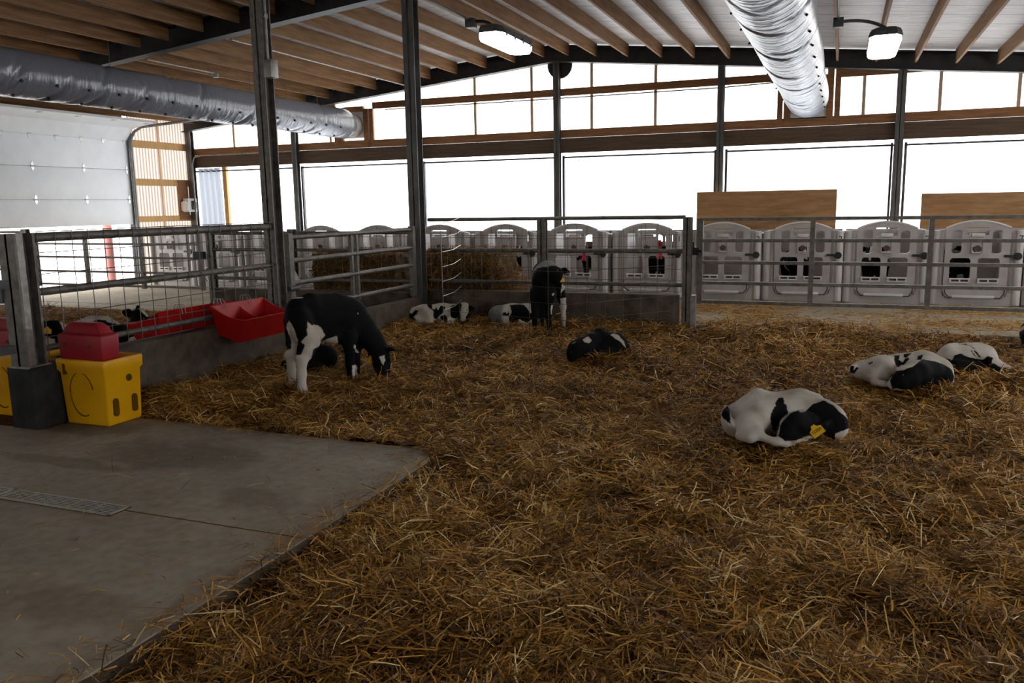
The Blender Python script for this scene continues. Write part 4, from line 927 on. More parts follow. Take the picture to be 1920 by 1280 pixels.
# --- all black calf lying behind its legs
c = Calf((500, 530, 5.121), (500, 890), gz=-.02); c.base = 'black'
c.limb([(300, 760, .06), (440, 730, .05), (560, 720, .03)], [110, 150, 118], .05)
c.limb([(360, 790, -.08), (480, 820, -.12)], [90, 60], .04); c.limb([(190, 800, .05), (150, 845, .02), (115, 862, 0)], [60, 30, 14], .03)
c.limb([(560, 700, .06), (600, 690, .25)], [100, 80], .05); c.limb([(600, 690, .3), (600, 740, .45)], [70, 45], .04)
c.build('calf', 'all black calf lying behind the legs of the grazing calf')

# --- the pale calf lying at middle right, head to the right
c = Calf((1320, 710, 6.4), (900, 800), h=.0095, gz=-.04); c.base = 'white'
c.limb([(420, 500, .08), (620, 465, .10), (850, 440, .10), (1100, 430, .10), (1320, 450, .06)], [215, 268, 262, 265, 225], .06, flatten(c, 0, 1, 0, .9))
c.limb([(560, 245, .08), (645, 178, .08), (720, 215, .10)], [45, 42, 40], .06)
c.limb([(1050, 215, .10), (1160, 205, .10), (1340, 240, .08)], [50, 55, 60], .06)
c.limb([(560, 540, -.10), (640, 480, -.09)], [185, 150], .10)
c.limb([(640, 640, -.20), (560, 700, -.20), (420, 690, -.14)], [70, 55, 50], .04)
c.limb([(700, 700, -.20), (860, 755, -.22), (980, 775, -.21), (1070, 765, -.2)], [48, 40, 36, 34], .03)
c.limb([(1220, 560, -.10), (1080, 560, -.15), (985, 610, -.17)], [170, 140, 98], .05)
c.limb([(985, 630, -.2), (1060, 690, -.18), (1180, 705, -.16)], [95, 60, 45], .04)
c.limb([(1330, 440, .02), (1450, 440, -.02), (1545, 470, -.06)], [190, 165, 130], .05)
c.limb([(1545, 455, -.06), (1600, 530, -.08), (1622, 610, -.10), (1605, 685, -.10)], [118, 104, 80, 56], .04)
c.limb([(1430, 560, -.10), (1520, 640, -.10)], [100, 60], .04)
c.limb([(1490, 520, -.15), (1420, 570, -.22), (1355, 620, -.25)], [30, 50, 22], .015, flatten(c, 0, 1, .3, .5))
c.limb([(268, 345, .0), (265, 430, -.06), (300, 520, -.10), (345, 560, -.10)], [34, 42, 42, 22], .03); c.limb([(230, 410, .0), (190, 425, .02)], [26, 10], .03)
c.black = [[(285, 305), (312, 370), (332, 520), (352, 565), (255, 490), (215, 430), (220, 385)],
           [(890, 222), (950, 220), (967, 280), (950, 308), (985, 312), (1000, 400), (1000, 440), (930, 485), (905, 560), (880, 640), (862, 692), (800, 520), (788, 470), (850, 340), (872, 330), (858, 285)],
           [(1050, 420), (1130, 375), (1148, 422), (1220, 400), (1290, 310), (1420, 258), (1480, 290), (1560, 340), (1640, 430), (1730, 500), (1730, 590), (1660, 630), (1570, 650), (1540, 770), (1250, 690), (1100, 745), (960, 752), (890, 700), (912, 570), (985, 462)]]
c.pink = [[(1570, 690), (1660, 690), (1660, 780), (1560, 780)]]
c.build('calf', 'white calf with black head and yellow ear tag, lying nearest at the right')
c.eye((1690, 520, -.16), 12); c.eartag((1352, 622, -.32), 150, 120, '7230A', .72, 0)

# --- calf lying farther right with a black front half
c = Calf((1580, 620, 5.647), (640, 605), gz=-.03); c.base = 'white'
c.limb([(190, 420, .10), (400, 400, .10), (620, 400, .08), (850, 395, .05), (1000, 430, .02)], [105, 132, 152, 178, 158], .05)
c.limb([(430, 430, -.02), (330, 470, -.04)], [138, 90], .09); c.limb([(330, 540, -.12), (430, 560, -.16), (500, 570, -.2)], [40, 30, 26], .03)
c.limb([(960, 470, -.05), (1050, 500, -.08)], [160, 115], .05); c.limb([(1100, 560, -.12), (1000, 590, -.18), (900, 595, -.2)], [48, 34, 28], .03)
c.limb([(900, 430, -.10), (780, 450, -.2), (690, 490, -.25)], [130, 118, 112], .05)
c.limb([(690, 490, -.25), (600, 540, -.27), (530, 570, -.27)], [105, 80, 50], .04)
c.limb([(640, 400, -.22), (600, 390, -.24), (560, 405, -.25)], [20, 30, 14], .02)
c.limb([(120, 370, .05), (95, 400, .02), (100, 445, 0)], [22, 24, 16], .03)
c.black = [[(690, 400), (740, 390), (835, 308), (980, 328), (1070, 358), (1145, 408), (1175, 500), (1155, 540), (1085, 562), (1075, 620), (860, 625), (820, 570), (760, 625), (530, 610), (508, 530), (530, 470), (572, 430), (640, 420)],
           [(800, 270), (855, 250), (830, 315), (785, 315)], [(540, 260), (605, 255), (585, 310), (630, 330), (660, 290), (715, 280), (650, 350), (600, 385), (572, 390), (550, 320)], [(640, 250), (730, 236), (680, 282), (640, 290)],
           [(75, 370), (122, 370), (112, 420), (150, 380), (172, 400), (110, 455), (80, 450)], [(265, 340), (320, 318), (322, 340), (280, 356)]]
c.build('calf', 'white and black calf curled up at right, left of the pair')
c.eye((640, 470, -.36), 9)
# --- its neighbour with the head stretched out to the right
c = Calf((1580, 620, 5.647), (1450, 500), gz=-.03); c.base = 'white'
c.limb([(1150, 320, .08), (1330, 305, .10), (1470, 310, .10)], [165, 172, 160], .05)
c.limb([(1120, 190, .05), (1180, 175, .08)], [45, 45], .05); c.limb([(1440, 180, .10), (1530, 220, .08)], [52, 55], .05)
c.limb([(1200, 400, -.10), (1380, 410, -.12)], [100, 85], .04); c.limb([(1350, 470, -.15), (1500, 490, -.15)], [38, 30], .03)
c.limb([(1500, 330, .02), (1600, 390, -.03)], [120, 92], .05); c.limb([(1600, 395, -.03), (1700, 430, -.06), (1800, 458, -.08), (1850, 470, -.08)], [90, 72, 50, 34], .04)
c.limb([(1530, 350, -.10), (1545, 310, -.13), (1575, 285, -.14)], [20, 32, 14], .02, flatten(c, 0, 1, .3, .55)); c.limb([(1640, 330, .06), (1680, 360, .12)], [20, 16], .02)
c.black = [[(1160, 312), (1180, 262), (1250, 240), (1330, 280), (1480, 312), (1535, 270), (1590, 285), (1575, 335), (1640, 370), (1690, 392), (1735, 398), (1728, 440), (1700, 495), (1600, 505), (1550, 468), (1430, 492), (1300, 500), (1150, 480), (1040, 300), (1100, 290)],
           [(1220, 145), (1300, 133), (1412, 192), (1380, 190), (1330, 152)], [(1350, 205), (1362, 205), (1430, 285), (1415, 285)], [(1385, 205), (1405, 205), (1465, 280), (1445, 285)]]
c.pink = [[(1800, 400), (1900, 420), (1900, 540), (1790, 520)]]
c.build('calf', 'white backed calf lying at far right, head stretched to the right')
c.eye((1690, 400, -.15), 8)
# --- black calf curled in the middle
c = Calf((1040, 600, 10.667), (850, 820), gz=-.02); c.base = 'black'
c.limb([(1160, 560, .08), (930, 520, .10), (660, 590, .05)], [310, 305, 230], .05)
c.limb([(1260, 430, .05), (1330, 520, .03)], [150, 160], .05)
c.limb([(720, 450, .0), (560, 530, -.08), (430, 590, -.12)], [190, 165, 165], .05); c.limb([(430, 590, -.12), (370, 680, -.15), (345, 760, -.15)], [165, 120, 80], .04)
c.limb([(540, 470, -.05), (500, 420, -.08), (470, 400, -.08)], [40, 50, 24], .02); c.limb([(1000, 680, -.06), (760, 740, -.10)], [150, 90], .08)
c.limb([(900, 235, .10), (860, 225, .1)], [70, 60], .05)
c.limb([(1440, 640, .0), (1520, 740, -.03), (1590, 790, -.03)], [50, 40, 24], .03)
c.white = [[(560, 400), (665, 325), (745, 410), (690, 465), (600, 445)], [(1115, 290), (1190, 262), (1290, 310), (1390, 430), (1425, 560), (1300, 425), (1200, 360)], [(340, 490), (430, 425), (425, 450)]]
c.build('calf', 'black calf with white rump streak curled up in the middle of the straw'); CURL = c
c.eye((330, 640, -.30), 16)
# --- calf lying at the back left by the fence
c = Calf((730, 550, 5.189), (450, 300), h=.013, gz=-.02); c.base = 'white'
c.limb([(180, 235, .08), (340, 215, .06), (520, 195, .12), (660, 190, .14)], [92, 104, 98, 88], .05)
c.limb([(350, 225, -.06), (290, 260, -.10)], [92, 60], .04); c.limb([(300, 285, -.14), (420, 290, -.16)], [24, 20], .03)
c.limb([(640, 180, .08), (725, 150, .02)], [75, 62], .04); c.limb([(728, 150, .02), (728, 200, -.04), (718, 245, -.08)], [60, 48, 30], .03)
c.limb([(690, 130, .02), (650, 140, .03)], [16, 14], .02); c.limb([(775, 130, .02), (815, 145, .03)], [16, 14], .02)
c.limb([(600, 260, -.05), (520, 285, -.1)], [40, 26], .03)
c.black = [[(70, 230), (130, 178), (190, 165), (215, 200), (250, 165), (285, 165), (270, 200), (230, 230), (260, 250), (230, 310), (90, 290)], [(360, 108), (415, 98), (418, 150), (440, 155), (460, 130), (472, 170), (500, 115), (550, 130), (530, 180), (490, 210), (460, 250), (430, 240), (430, 170), (380, 138)],
           [(490, 222), (540, 205), (565, 240), (560, 300), (500, 250)], [(600, 120), (690, 90), (702, 110), (685, 180), (690, 250), (600, 235), (590, 180)], [(772, 85), (850, 90), (850, 260), (735, 245), (768, 180)]]
c.build('calf', 'white and black calf lying at the rear left, facing the camera'); c.eye((755, 165, -.08), 7); c.eye((700, 165, -.08), 7)
# --- calf lying behind the standing one, pale grey rump
c = Calf((730, 550, 5.189), (1220, 315), h=.013, gz=-.02); c.base = 'white'
c.limb([(1060, 215, .10), (1200, 205, .06), (1340, 200, .05), (1420, 220, .05)], [100, 104, 98, 85], .05)
c.limb([(1120, 250, -.05), (1180, 270, -.08)], [70, 50], .04); c.limb([(1420, 230, 0), (1415, 290, -.06), (1410, 330, -.08)], [50, 34, 24], .03)
c.limb([(1420, 180, .08), (1480, 160, .15)], [70, 58], .04); c.limb([(1480, 160, .15), (1530, 180, .1)], [56, 36], .03); c.limb([(1280, 280, -.08), (1380, 300, -.1)], [26, 22], .03)
c.black = [[(1165, 112), (1240, 106), (1308, 108), (1388, 210), (1400, 100), (1560, 90), (1560, 245), (1380, 252), (1340, 290), (1262, 250), (1230, 320), (1170, 300), (1160, 240), (1190, 180)], [(1100, 190), (1130, 180), (1140, 200), (1170, 185), (1160, 222), (1110, 218)]]
c.grey = [[(930, 100), (1120, 90), (1095, 180), (1110, 320), (930, 320)]]
c.build('calf', 'black and white calf with grey rump lying beside the standing rear calf')
# --- calf standing at the back, head turned away
c = Calf((960, 470, 7.527), (420, 1130), h=.012, gz=.035); c.base = 'black'
c.limb([(465, 440, .02), (480, 355, .22), (500, 340, .46)], [200, 212, 190], .05, flatten(c, 1, 0, 0, .94))
c.limb([(450, 600, -.02), (470, 620, .2)], [165, 150], .05); c.limb([(480, 370, .0), (560, 330, -.08), (610, 340, -.12)], [150, 120, 98], .05)
c.limb([(610, 330, -.12), (640, 440, -.02), (640, 560, .08)], [96, 78, 50], .04)
c.limb([(665, 290, -.10), (740, 280, -.10), (815, 300, -.10)], [22, 42, 18], .015, flatten(c, 0, 1, .3, .5))
c.limb([(330, 620, .0), (325, 800, -.01), (322, 900, -.01), (322, 1000, -.01), (322, 1085, -.01)], [95, 50, 42, 30, 34], .04)
c.limb([(520, 620, .0), (515, 780, -.03), (512, 920, -.04), (525, 1020, -.04), (532, 1140, -.05)], [95, 50, 44, 30, 34], .04)
c.limb([(660, 520, .46), (700, 660, .47), (722, 790, .45), (728, 940, .43), (732, 1085, .43)], [95, 60, 44, 28, 30], .04)
c.limb([(420, 560, .48), (420, 700, .48), (425, 800, .48), (425, 950, .46), (425, 1075, .46)], [90, 60, 42, 28, 30], .04)
c.white = [[(255, 380), (272, 320), (300, 250), (400, 150), (520, 100), (640, 115), (720, 200), (700, 240), (640, 235), (600, 220), (560, 225), (500, 242), (430, 225), (345, 250), (290, 315), (262, 480)],
           [(690, 655), (780, 640), (800, 1130), (640, 1130), (650, 780), (700, 740)], [(700, 480), (740, 455), (770, 500), (720, 560), (700, 620)], [(622, 280), (645, 280), (638, 300)], [(555, 620), (580, 595), (630, 630), (600, 615), (570, 640)], [(545, 770), (575, 770), (575, 900), (550, 900)]]
c.grey = [[(255, 90), (740, 90), (740, 260), (255, 480)]]
c.build('calf', 'calf standing at the back inside the bent wire panel, head turned away')
c.eartag((712, 410, -.13), 62, 62, None, .1, .2)
# --- calves in the left pen behind the mesh
LW = (60, 560, 5.333)
c = Calf(LW, (200, 640), h=.012, gz=-.0); c.base = 'black'
c.limb([(-120, 330, .15), (0, 320, .12), (130, 330, .05)], [120, 125, 95], .05); c.limb([(120, 300, .03), (200, 300, .0), (245, 300, 0)], [82, 76, 76], .04)
c.limb([(245, 300, 0), (300, 330, .02), (335, 365, .03)], [72, 55, 36], .04); c.limb([(330, 275, .06), (380, 285, .10), (425, 292, .12)], [16, 28, 12], .02); c.limb([(190, 260, -.03), (150, 280, -.08)], [20, 26], .02)
c.limb([(150, 420, 0), (180, 520, .0)], [110, 90], .05)
c.white = [[(280, 232), (345, 225), (342, 300), (312, 330)], [(140, 380), (230, 405), (230, 620), (110, 620)]]
c.build('calf', 'black calf with yellow ear tag lying in the left pen by the corner post'); c.eartag((150, 318, -.14), 78, 62, None, -.1, 0); c.eye((275, 295, -.12), 8)
c = Calf(LW, (620, 420), h=.013, gz=.02); c.base = 'white'
c.limb([(480, 300, .1), (600, 270, .1), (720, 270, .1), (800, 290, .1)], [85, 95, 92, 80], .05); c.limb([(480, 300, 0), (430, 340, -.05), (400, 350, -.1)], [60, 45, 26], .04)
c.limb([(560, 340, -.05), (660, 350, -.08)], [50, 40], .04)
c.black = [[(540, 290), (580, 235), (660, 205), (740, 215), (770, 260), (735, 245), (690, 235), (640, 245), (600, 270), (575, 300)], [(690, 300), (720, 260), (790, 240), (900, 260), (900, 350), (700, 350)]]
c.build('calf', 'white calf with a black hook mark lying farther back in the left pen')
c = Calf(LW, (900, 560), h=.012, gz=.0); c.base = 'black'
c.limb([(830, 420, .06), (930, 390, .06), (1050, 340, .03)], [115, 125, 120], .05); c.limb([(1050, 310, .0), (1085, 230, -.02)], [100, 80], .04)
c.limb([(1070, 185, -.02), (1110, 220, -.0), (1160, 275, .02)], [80, 66, 40], .04); c.limb([(1000, 170, -.03), (955, 140, -.05), (915, 130, -.06)], [22, 42, 18], .015, flatten(c, 0, 1, .3, .5))
c.limb([(1060, 110, .02), (1060, 80, .04)], [28, 20], .03); c.limb([(800, 330, .05), (740, 300, .06)], [90, 70], .05)
c.white = [[(1060, 95), (1100, 100), (1170, 175), (1150, 180), (1110, 150)]]
c.build('calf', 'black calf raising its head with round ears in the left pen'); c.eye((1115, 200, -.14), 8)
c = Calf(LW, (1130, 560), h=.012, gz=.0); c.base = 'white'
c.limb([(930, 470, .0), (1060, 450, .0), (1180, 430, .02)], [80, 90, 85], .05); c.limb([(1180, 400, .02), (1270, 395, .02), (1350, 410, .04)], [70, 52, 34], .04); c.limb([(1210, 350, -.05), (1250, 365, -.1), (1300, 380, -.12)], [16, 26, 12], .02)
c.black = [[(1045, 395), (1060, 375), (1105, 365), (1110, 400), (1060, 410)], [(1205, 340), (1240, 340), (1310, 375), (1280, 388), (1235, 372)], [(860, 380), (990, 380), (940, 450), (880, 500)]]
c.build('calf', 'pale calf lying low beside the left curb, below the bottom rail')
c = Calf((380, 560, 10.667), (1150, 330), h=.013, gz=.05); c.base = 'black'
c.limb([(1020, 200, .15), (1150, 170, .08)], [120, 115], .05); c.limb([(1160, 130, .03), (1230, 80, .0)], [95, 70], .04); c.limb([(1230, 80, 0), (1290, 90, 0)], [66, 44], .04); c.limb([(1200, 60, .0), (1170, 30, .0)], [20, 14], .02)
c.white = [[(1225, 20), (1260, 20), (1340, 70), (1290, 95), (1260, 80)]]
c.build('calf', 'small dark calf head showing beside the bright red trough')
# --- the one cut by the right edge: a copy of the curled calf
q = copy_tree(CURL.ob); q.location = at(1958, 652, z=-.02); q.rotation_euler = (0, 0, math.radians(25)); q['label'] = 'dark calf just peeking in at the right edge of the photo'
# --- calves standing in the hutches
def std_calf():
    class S: pass
    pr = []
    def L(pts, rr, k=.04, flat=None):
        for i in range(len(pts) - 1): pr.append(dict(p0=np.array(pts[i], float), p1=np.array(pts[i + 1], float), r0=rr[i], r1=rr[i + 1], k=k, flat=flat))
    L([(0, .75, .60), (0, .45, .57), (0, .15, .57), (0, -.02, .60)], [.15, .18, .185, .16]); L([(0, -.05, .64), (0, -.22, .76)], [.12, .085]); L([(0, -.24, .78), (0, -.36, .70), (0, -.44, .64)], [.088, .07, .045], .03)
    for s in (-1, 1):
        L([(s * .06, -.20, .83), (s * .13, -.18, .82), (s * .19, -.16, .80)], [.02, .036, .015], .02, (np.array([0, 1., 0]), .5))
        L([(s * .10, .02, .5), (s * .10, .02, .28), (s * .10, .02, .03)], [.07, .035, .032]); L([(s * .10, .72, .52), (s * .11, .70, .36), (s * .10, .78, .22), (s * .10, .74, .03)], [.10, .055, .032, .032])
    L([(0, .92, .66), (0, .94, .40), (0, .92, .25)], [.022, .018, .026], .02)
    V, F = grow(pr, .018); root = thing('calf', 'x', 'calf', (0, 0, 0))
    me = bpy.data.meshes.new('body'); me.from_pydata(V.tolist(), [], F.tolist()); me.materials.append(MT['coat'])
    bl = .05 - .1 * (np.abs(V[:, 0]) < .022) * (V[:, 1] < -.25) * (V[:, 2] > .66) - .1 * (V[:, 2] < .2) - .1 * ((V[:, 1] - .42) ** 2 / .012 + (V[:, 2] - .42) ** 2 / .03 < 1)
    a = me.attributes.new('black', 'FLOAT', 'POINT'); a.data.foreach_set('value', np.clip(bl, -.05, .05).astype(np.float32))
    for nm in ('grey', 'pink'): me.attributes.new(nm, 'FLOAT', 'POINT')
    me.polygons.foreach_set('use_smooth', [True] * len(me.polygons)); o = bpy.data.objects.new('body', me); COL.objects.link(o); o.parent = root
    return root
s0 = std_calf(); first = True
for x, y, rz, lb in ((.50, 14.62, -8, 'black calf standing inside the hutch under the bright window'), (-.62, 14.70, 14, 'black calf in the hutch left of the second gate upright'), (1.82, 15.0, 14, 'dark calf in the hutch below the right-hand plywood board'),
                     (-5.62, 14.75, 12, 'dark calf in the seventh hutch from the left, showing a face above the bale'), (-3.05, 14.85, 10, 'dark calf in the hutch with the pink ribbon'), (-4.34, 14.95, -14, 'dark calf in the hutch behind the middle fence post')):
    r = s0 if first else copy_tree(s0); first = False
    r.location = (x, y, 0); r.rotation_euler = (0, 0, math.radians(rz)); r['label'] = lb; r['group'] = 'calves standing in the hutches'

# ------------------------------------------------------------------ straw
def straw_h(x, y):
    h = -.045 + .07 * vnoise(x, y, .9, 0) + .075 * vnoise(x, y, 2.3, 1) + .075 * vnoise(x, y, 5, 2) + .035 * vnoise(x, y, 11, 3)
    h = h + .13 * np.exp(-np.maximum(x + 5.55, 0) / .30) * (y > 4.6) + .07 * np.exp(-np.maximum(10.70 - y, 0) / .35) * (x < -1.8)
    e = np.maximum(-2.39 - x, y - 1e9) 
    near = np.exp(-np.maximum(x + 2.39, 0) / .22) * (y < 4.75); h = h - .028 * near
    near2 = np.exp(-np.maximum(y - 4.8, 0) / .25) * (x < -2.4); h = h * (1 - .3 * near2) + .02 * near2
    for bx, by, bc, br in BUMPS: h = h + bc * np.exp(-((x - bx) ** 2 + (y - by) ** 2) / br ** 2)
    return h
BUMPS = []
def in_pen(x, y):
    a = (x > -2.37) & (x < 4.6) & (y > .9) & (y < 4.85)
    b = (x > -5.53) & (x < 4.6) & (y >= 4.83 + .03 * vnoise(x, y, 2, 4)) & (y < 10.70)
    far = 11.25 + .45 * vnoise(x, 0 * x, 1.1, 5) - .28 * np.clip(x - .5, 0, 3)
    c_ = (x > -1.75) & (x < 4.6) & (y >= 10.6) & (y < far)
    d_ = (x > -2.68) & (y > 4.5) & (y < 4.9) & ((y - 4.56) > -(x + 2.38) * .91)
    return a | b | c_ | d_
def in_left(x, y): return (x < -5.78) & (x > -12.6) & (y > 4.7) & (y < 9.9 + .5 * vnoise(x, 0 * x, 1, 3))
# the bedding rises under every lying animal
for ob in [o for o in bpy.data.objects if o.name.startswith('body') and o.parent and o.parent.location.x > -5.5 and o.parent.location.y < 10.6]:
    if ob.parent.rotation_euler.z or 'standing' in ob.parent['label']: continue
    V = np.array([v.co[:] for v in ob.data.vertices]) + np.array(ob.parent.location); zm = np.percentile(V[:, 2], 1.5); s_ = V[V[:, 2] < zm + .12]
    cx, cy = s_[:, 0].mean(), s_[:, 1].mean(); br = .30 + .9 * max(s_[:, 0].std(), s_[:, 1].std())
    BUMPS.append((cx, cy, float(np.clip(zm + .04 - straw_h(np.array([cx]), np.array([cy]))[0], -.06, .12)), br))
nx, ny = 330, 330; gx = np.linspace(-5.54, 4.7, nx); gy = np.linspace(.8, 11.3, ny); GX, GY = np.meshgrid(gx, gy, indexing='ij')
GZ = straw_h(GX, GY) - .012; keep = in_pen(GX, GY)
def bed(name, GX, GY, GZ, keep, label):
    nx, ny = GX.shape; V = np.stack([GX, GY, GZ], -1).reshape(-1, 3); I = np.arange(nx * ny).reshape(nx, ny)
    Q = np.stack([I[:-1, :-1], I[1:, :-1], I[1:, 1:], I[:-1, 1:]], -1).reshape(-1, 4); k = keep.reshape(-1)[Q].all(1)
    me = bpy.data.meshes.new(name); me.from_pydata(V.tolist(), [], Q[k].tolist()); me.materials.append(MT['strawbase'])
    me.polygons.foreach_set('use_smooth', [True] * len(me.polygons)); o = bpy.data.objects.new(name, me); COL.objects.link(o); tag(o, label, 'straw', kind='stuff'); return o
def stalks(X, Y, Z, L, Wd, shade, name, mat, pitch_s=.28, parent=None):
    n = len(X); rg = np.random.default_rng(n); az = rg.uniform(0, 2 * math.pi, n) * .65 + 3.5 * vnoise(X, Y, 1.7, 4) * math.pi
    pit = rg.normal(0, pitch_s, n); up = rg.random(n) < .07; pit = np.where(up, rg.uniform(.3, .85, n), pit); L = np.where(up, np.minimum(L, .13), L)
    d = np.stack([np.cos(az) * np.cos(pit), np.sin(az) * np.cos(pit), np.sin(pit)], 1)
    sd = np.stack([-np.sin(az), np.cos(az), rg.normal(0, .6, n)], 1); sd -= d * (sd * d).sum(1)[:, None]; sd /= np.linalg.norm(sd, axis=1)[:, None]
    c0 = np.stack([X, Y, Z], 1); low = np.minimum(0, -np.abs(np.sin(pit)) * L / 2); c0[:, 2] += np.where(up, L * .35 * np.sin(pit), 0) 
    mid = c0 + np.stack([rg.normal(0, .05, n) * L, rg.normal(0, .05, n) * L, rg.uniform(0, .09, n) * L], 1)
    A = c0 - d * (L / 2)[:, None]; B = c0 + d * (L / 2)[:, None]; w = sd * (Wd / 2)[:, None]
    V = np.stack([A - w, A + w, mid - w, mid + w, B - w * .8, B + w * .8], 1).reshape(-1, 3).astype(np.float32)
    b = np.arange(n)[:, None] * 6; F = np.concatenate([b + np.array([[0, 1, 3, 2]]), b + np.array([[2, 3, 5, 4]])], 1).reshape(-1).astype(np.int32)
    me = bpy.data.meshes.new(name); me.vertices.add(n * 6); me.vertices.foreach_set('co', V.reshape(-1)); me.loops.add(n * 8); me.loops.foreach_set('vertex_index', F)
    me.polygons.add(n * 2); me.polygons.foreach_set('loop_start', np.arange(n * 2, dtype=np.int32) * 4); me.polygons.foreach_set('loop_total', np.full(n * 2, 4, np.int32))
    me.update(calc_edges=True); a = me.attributes.new('shade', 'FLOAT', 'POINT'); a.data.foreach_set('value', np.repeat(shade, 6).astype(np.float32))
    me.materials.append(MT[mat]); o = bpy.data.objects.new(name, me); COL.objects.link(o); return o
def shade_of(X, Y, n): return np.clip(.46 + .20 * vnoise(X, Y, .8, 2) + .40 * vnoise(X, Y, 5.1, 5) + RNG.normal(0, .24, n) + .4 * (RNG.random(n) < .035), 0, 1)
bed('straw_bed', GX, GY, GZ, keep, 'trodden straw under the loose stalks of the main pen')
parts = []
for dens, ymin, ymax, wl, wh in ((9000, .9, 4.2, .0030, .0062), (4600, 4.2, 7.2, .0040, .0072), (2900, 7.2, 11.6, .006, .0095)):
    n = int(dens * (4.6 + 5.6) * (ymax - ymin)); x = RNG.uniform(-5.6, 4.6, n); y = RNG.uniform(ymin, ymax, n)
    k = in_pen(x, y)
    # only where this camera, or one a step aside, could look
    lim = (x > -.95 * y - 1.6) & (x < .42 * y + 2.0); k &= lim; x, y = x[k], y[k]; n = len(x)
    parts.append((x, y, RNG.uniform(wl, wh, n)))
x = np.concatenate([p[0] for p in parts]); y = np.concatenate([p[1] for p in parts]); wdt = np.concatenate([p[2] for p in parts]); n = len(x)
z = straw_h(x, y) + RNG.exponential(.017, n); L = np.clip(RNG.lognormal(-2.35, .5, n), .025, .32)
ne = 520; ye = RNG.uniform(1.0, 4.6, ne); xe = -2.385 + RNG.normal(0, .035, ne); ok = vnoise(xe, ye, 1.6, 1) + RNG.normal(0, .12, ne) > .02; xe, ye = xe[ok], ye[ok]; ne = len(xe)
x = np.concatenate([x, xe]); y = np.concatenate([y, ye]); wdt = np.concatenate([wdt, RNG.uniform(.003, .006, ne)]); z = np.concatenate([z, np.where(xe < -2.39, .008, -.004) - np.maximum(xe + 2.39, 0) * .6]); L = np.concatenate([L, np.clip(RNG.lognormal(-2.2, .4, ne), .05, .25)]); n = len(x)
o = stalks(x, y, z, L, wdt, shade_of(x, y, n), 'straw', 'straw'); tag(o, 'deep golden straw bedding covering the main pen floor', 'straw', kind='stuff')
bpy.context.view_layer.update()
# stalks pushed up around the lying animals
xs_, ys_, zs_ = [], [], []
for ob in [o for o in bpy.data.objects if o.name.startswith('body') and o.parent and o.parent.location.x > -5.5 and o.parent.location.y < 10.6]:
    V = np.array([v.co[:] for v in ob.data.vertices]) + np.array(ob.parent.location); hgt = V[:, 2] - straw_h(V[:, 0], V[:, 1]); s_ = V[(hgt > .0) & (hgt < .05)]
    if len(s_) < 30: continue
    c_ = s_[:, :2].mean(0); q = s_[RNG.integers(0, len(s_), 1800 if len(s_) > 600 else 400)]; u = q[:, :2] - c_; u /= np.linalg.norm(u, axis=1)[:, None] + 1e-6
    off = RNG.exponential(.035, len(q))[:, None]; q2 = q[:, :2] + u * (off + .008); xs_.append(q2[:, 0]); ys_.append(q2[:, 1]); zs_.append(straw_h(q2[:, 0], q2[:, 1]) + RNG.uniform(0, .085, len(q)) * np.exp(-off[:, 0] / .09))
x, y, z = map(np.concatenate, (xs_, ys_, zs_)); n = len(x)
o = stalks(x, y, z, np.clip(RNG.lognormal(-2.35, .4, n), .04, .22), RNG.uniform(.004, .0065, n), shade_of(x, y, n), 'straw', 'straw', .35); tag(o, 'straw pushed up around the calves in the main pen', 'straw', kind='stuff')
# left pen
gx = np.linspace(-12.6, -5.79, 90); gy = np.linspace(4.7, 10.3, 80); GX, GY = np.meshgrid(gx, gy, indexing='ij'); GZ = .03 + .12 * vnoise(GX, GY, .9, 1) + .05 * vnoise(GX, GY, 2.6, 2)
bed('straw_bed', GX, GY, GZ, in_left(GX, GY), 'trodden straw base of the pen behind the left mesh fence')
n = 60000; x = RNG.uniform(-12.6, -5.85, n); y = RNG.uniform(4.75, 10.4, n); k = in_left(x, y); x, y = x[k], y[k]; n = len(x)
o = stalks(x, y, .03 + .12 * vnoise(x, y, .9, 1) + .05 * vnoise(x, y, 2.6, 2) + RNG.exponential(.012, n), np.clip(RNG.lognormal(-2.0, .4, n), .05, .3), RNG.uniform(.005, .009, n), shade_of(x, y, n), 'straw', 'straw'); tag(o, 'straw bedding of the pen behind the left mesh fence', 'straw', kind='stuff')
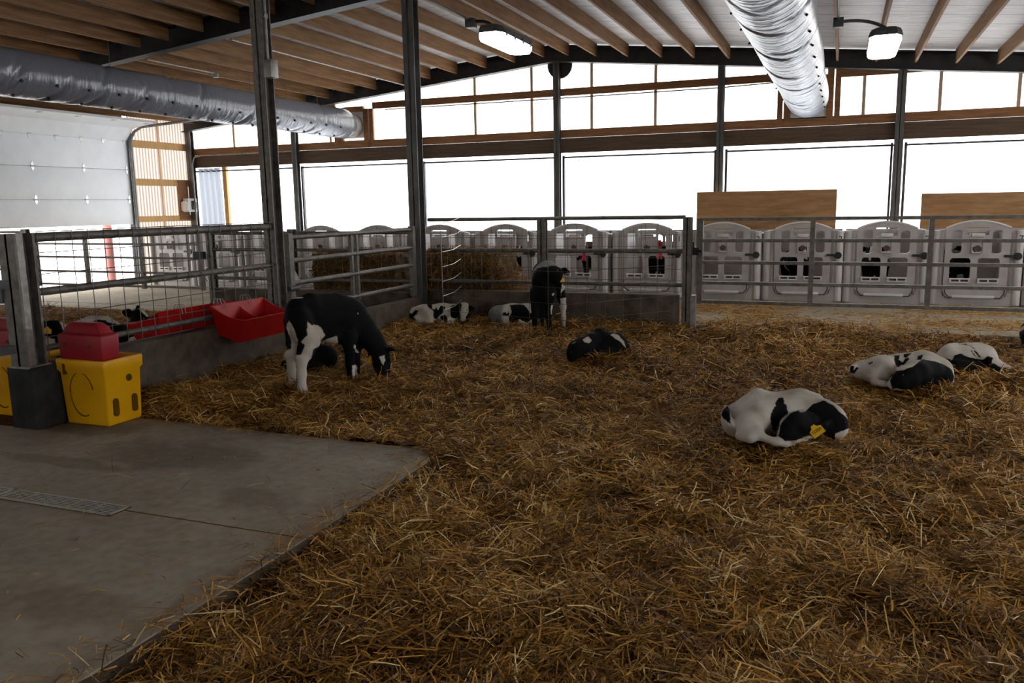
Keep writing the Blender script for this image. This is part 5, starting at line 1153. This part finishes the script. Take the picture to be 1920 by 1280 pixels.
# loose bits on the slab and the aisle
n = 520; x = RNG.uniform(-6.2, -2.45, n); y = RNG.uniform(1.2, 4.7, n); k = (x > -5.4) | (y < 4.2); x, y = x[k], y[k]
ne = 420; x = np.concatenate([x, -2.42 - RNG.exponential(.10, ne)]); y = np.concatenate([y, RNG.uniform(1.4, 4.65, ne)])
ne = 260; x = np.concatenate([x, RNG.uniform(-5.0, -2.5, ne)]); y = np.concatenate([y, 4.77 - RNG.exponential(.05, ne)]); n = len(x)
o = stalks(x, y, np.full(n, .006), np.clip(RNG.lognormal(-2.9, .6, n), .015, .2), RNG.uniform(.002, .0045, n), np.clip(RNG.normal(.5, .22, n), 0, 1), 'loose_straw', 'straw', .04); tag(o, 'loose straw bits scattered over the concrete slab', 'straw', kind='stuff')
n = 34000; x = RNG.uniform(-9, 4.5, n); y = 11.0 + RNG.beta(1.1, 1.4, n) * 3.0; k = vnoise(x, y, 1.3, 2) + RNG.normal(0, .2, n) > -.06; x, y = x[k], y[k]; n = len(x)
o = stalks(x, y, np.full(n, .01), np.clip(RNG.lognormal(-2.4, .4, n), .03, .2), RNG.uniform(.005, .009, n), np.clip(RNG.normal(.62, .18, n), 0, 1), 'loose_straw', 'straw', .08); tag(o, 'loose straw scattered along the concrete aisle', 'straw', kind='stuff')
# loose straw hanging off and fallen around the bales
def fuzz(n, fn, name, label, wl=.004, sh=.34):
    X, Y, Z = fn(n); o = stalks(X, Y, Z, np.clip(RNG.lognormal(-2.2, .4, len(X)), .04, .25), RNG.uniform(wl, wl * 1.8, len(X)), np.clip(RNG.normal(sh, .18, len(X)), 0, 1), name, 'straw', .5); tag(o, label, 'straw', kind='stuff')
def pile(n):
    t = RNG.random(n); x = -4.75 + RNG.exponential(.28, n); y = RNG.uniform(11.0, 11.9, n); z = np.maximum(.02, RNG.random(n) * (.85 - .75 * np.clip((x + 4.75) / .85, 0, 1))); return x, y, z
fuzz(7000, pile, 'straw_heap', 'loose straw spilling off the right end of the bales')
def baletop(x0, x1, zt):
    def f(n):
        x = RNG.uniform(x0, x1, n); s = RNG.random(n) < .45; y = np.where(s, RNG.uniform(11.1, 11.95, n), 11.10 - RNG.exponential(.012, n)); z = np.where(s, zt + RNG.exponential(.015, n), RNG.uniform(.35, zt, n)); return x, y, z
    return f
fuzz(3800, baletop(-7.85, -6.28, .90), 'bale_fuzz', 'loose stalks on the left straw bale'); fuzz(3800, baletop(-5.95, -4.6, .92), 'bale_fuzz', 'loose stalks on the right straw bale')

# ------------------------------------------------------------------ tidy
for o in bpy.data.objects:
    if '_o' in o: del o['_o']
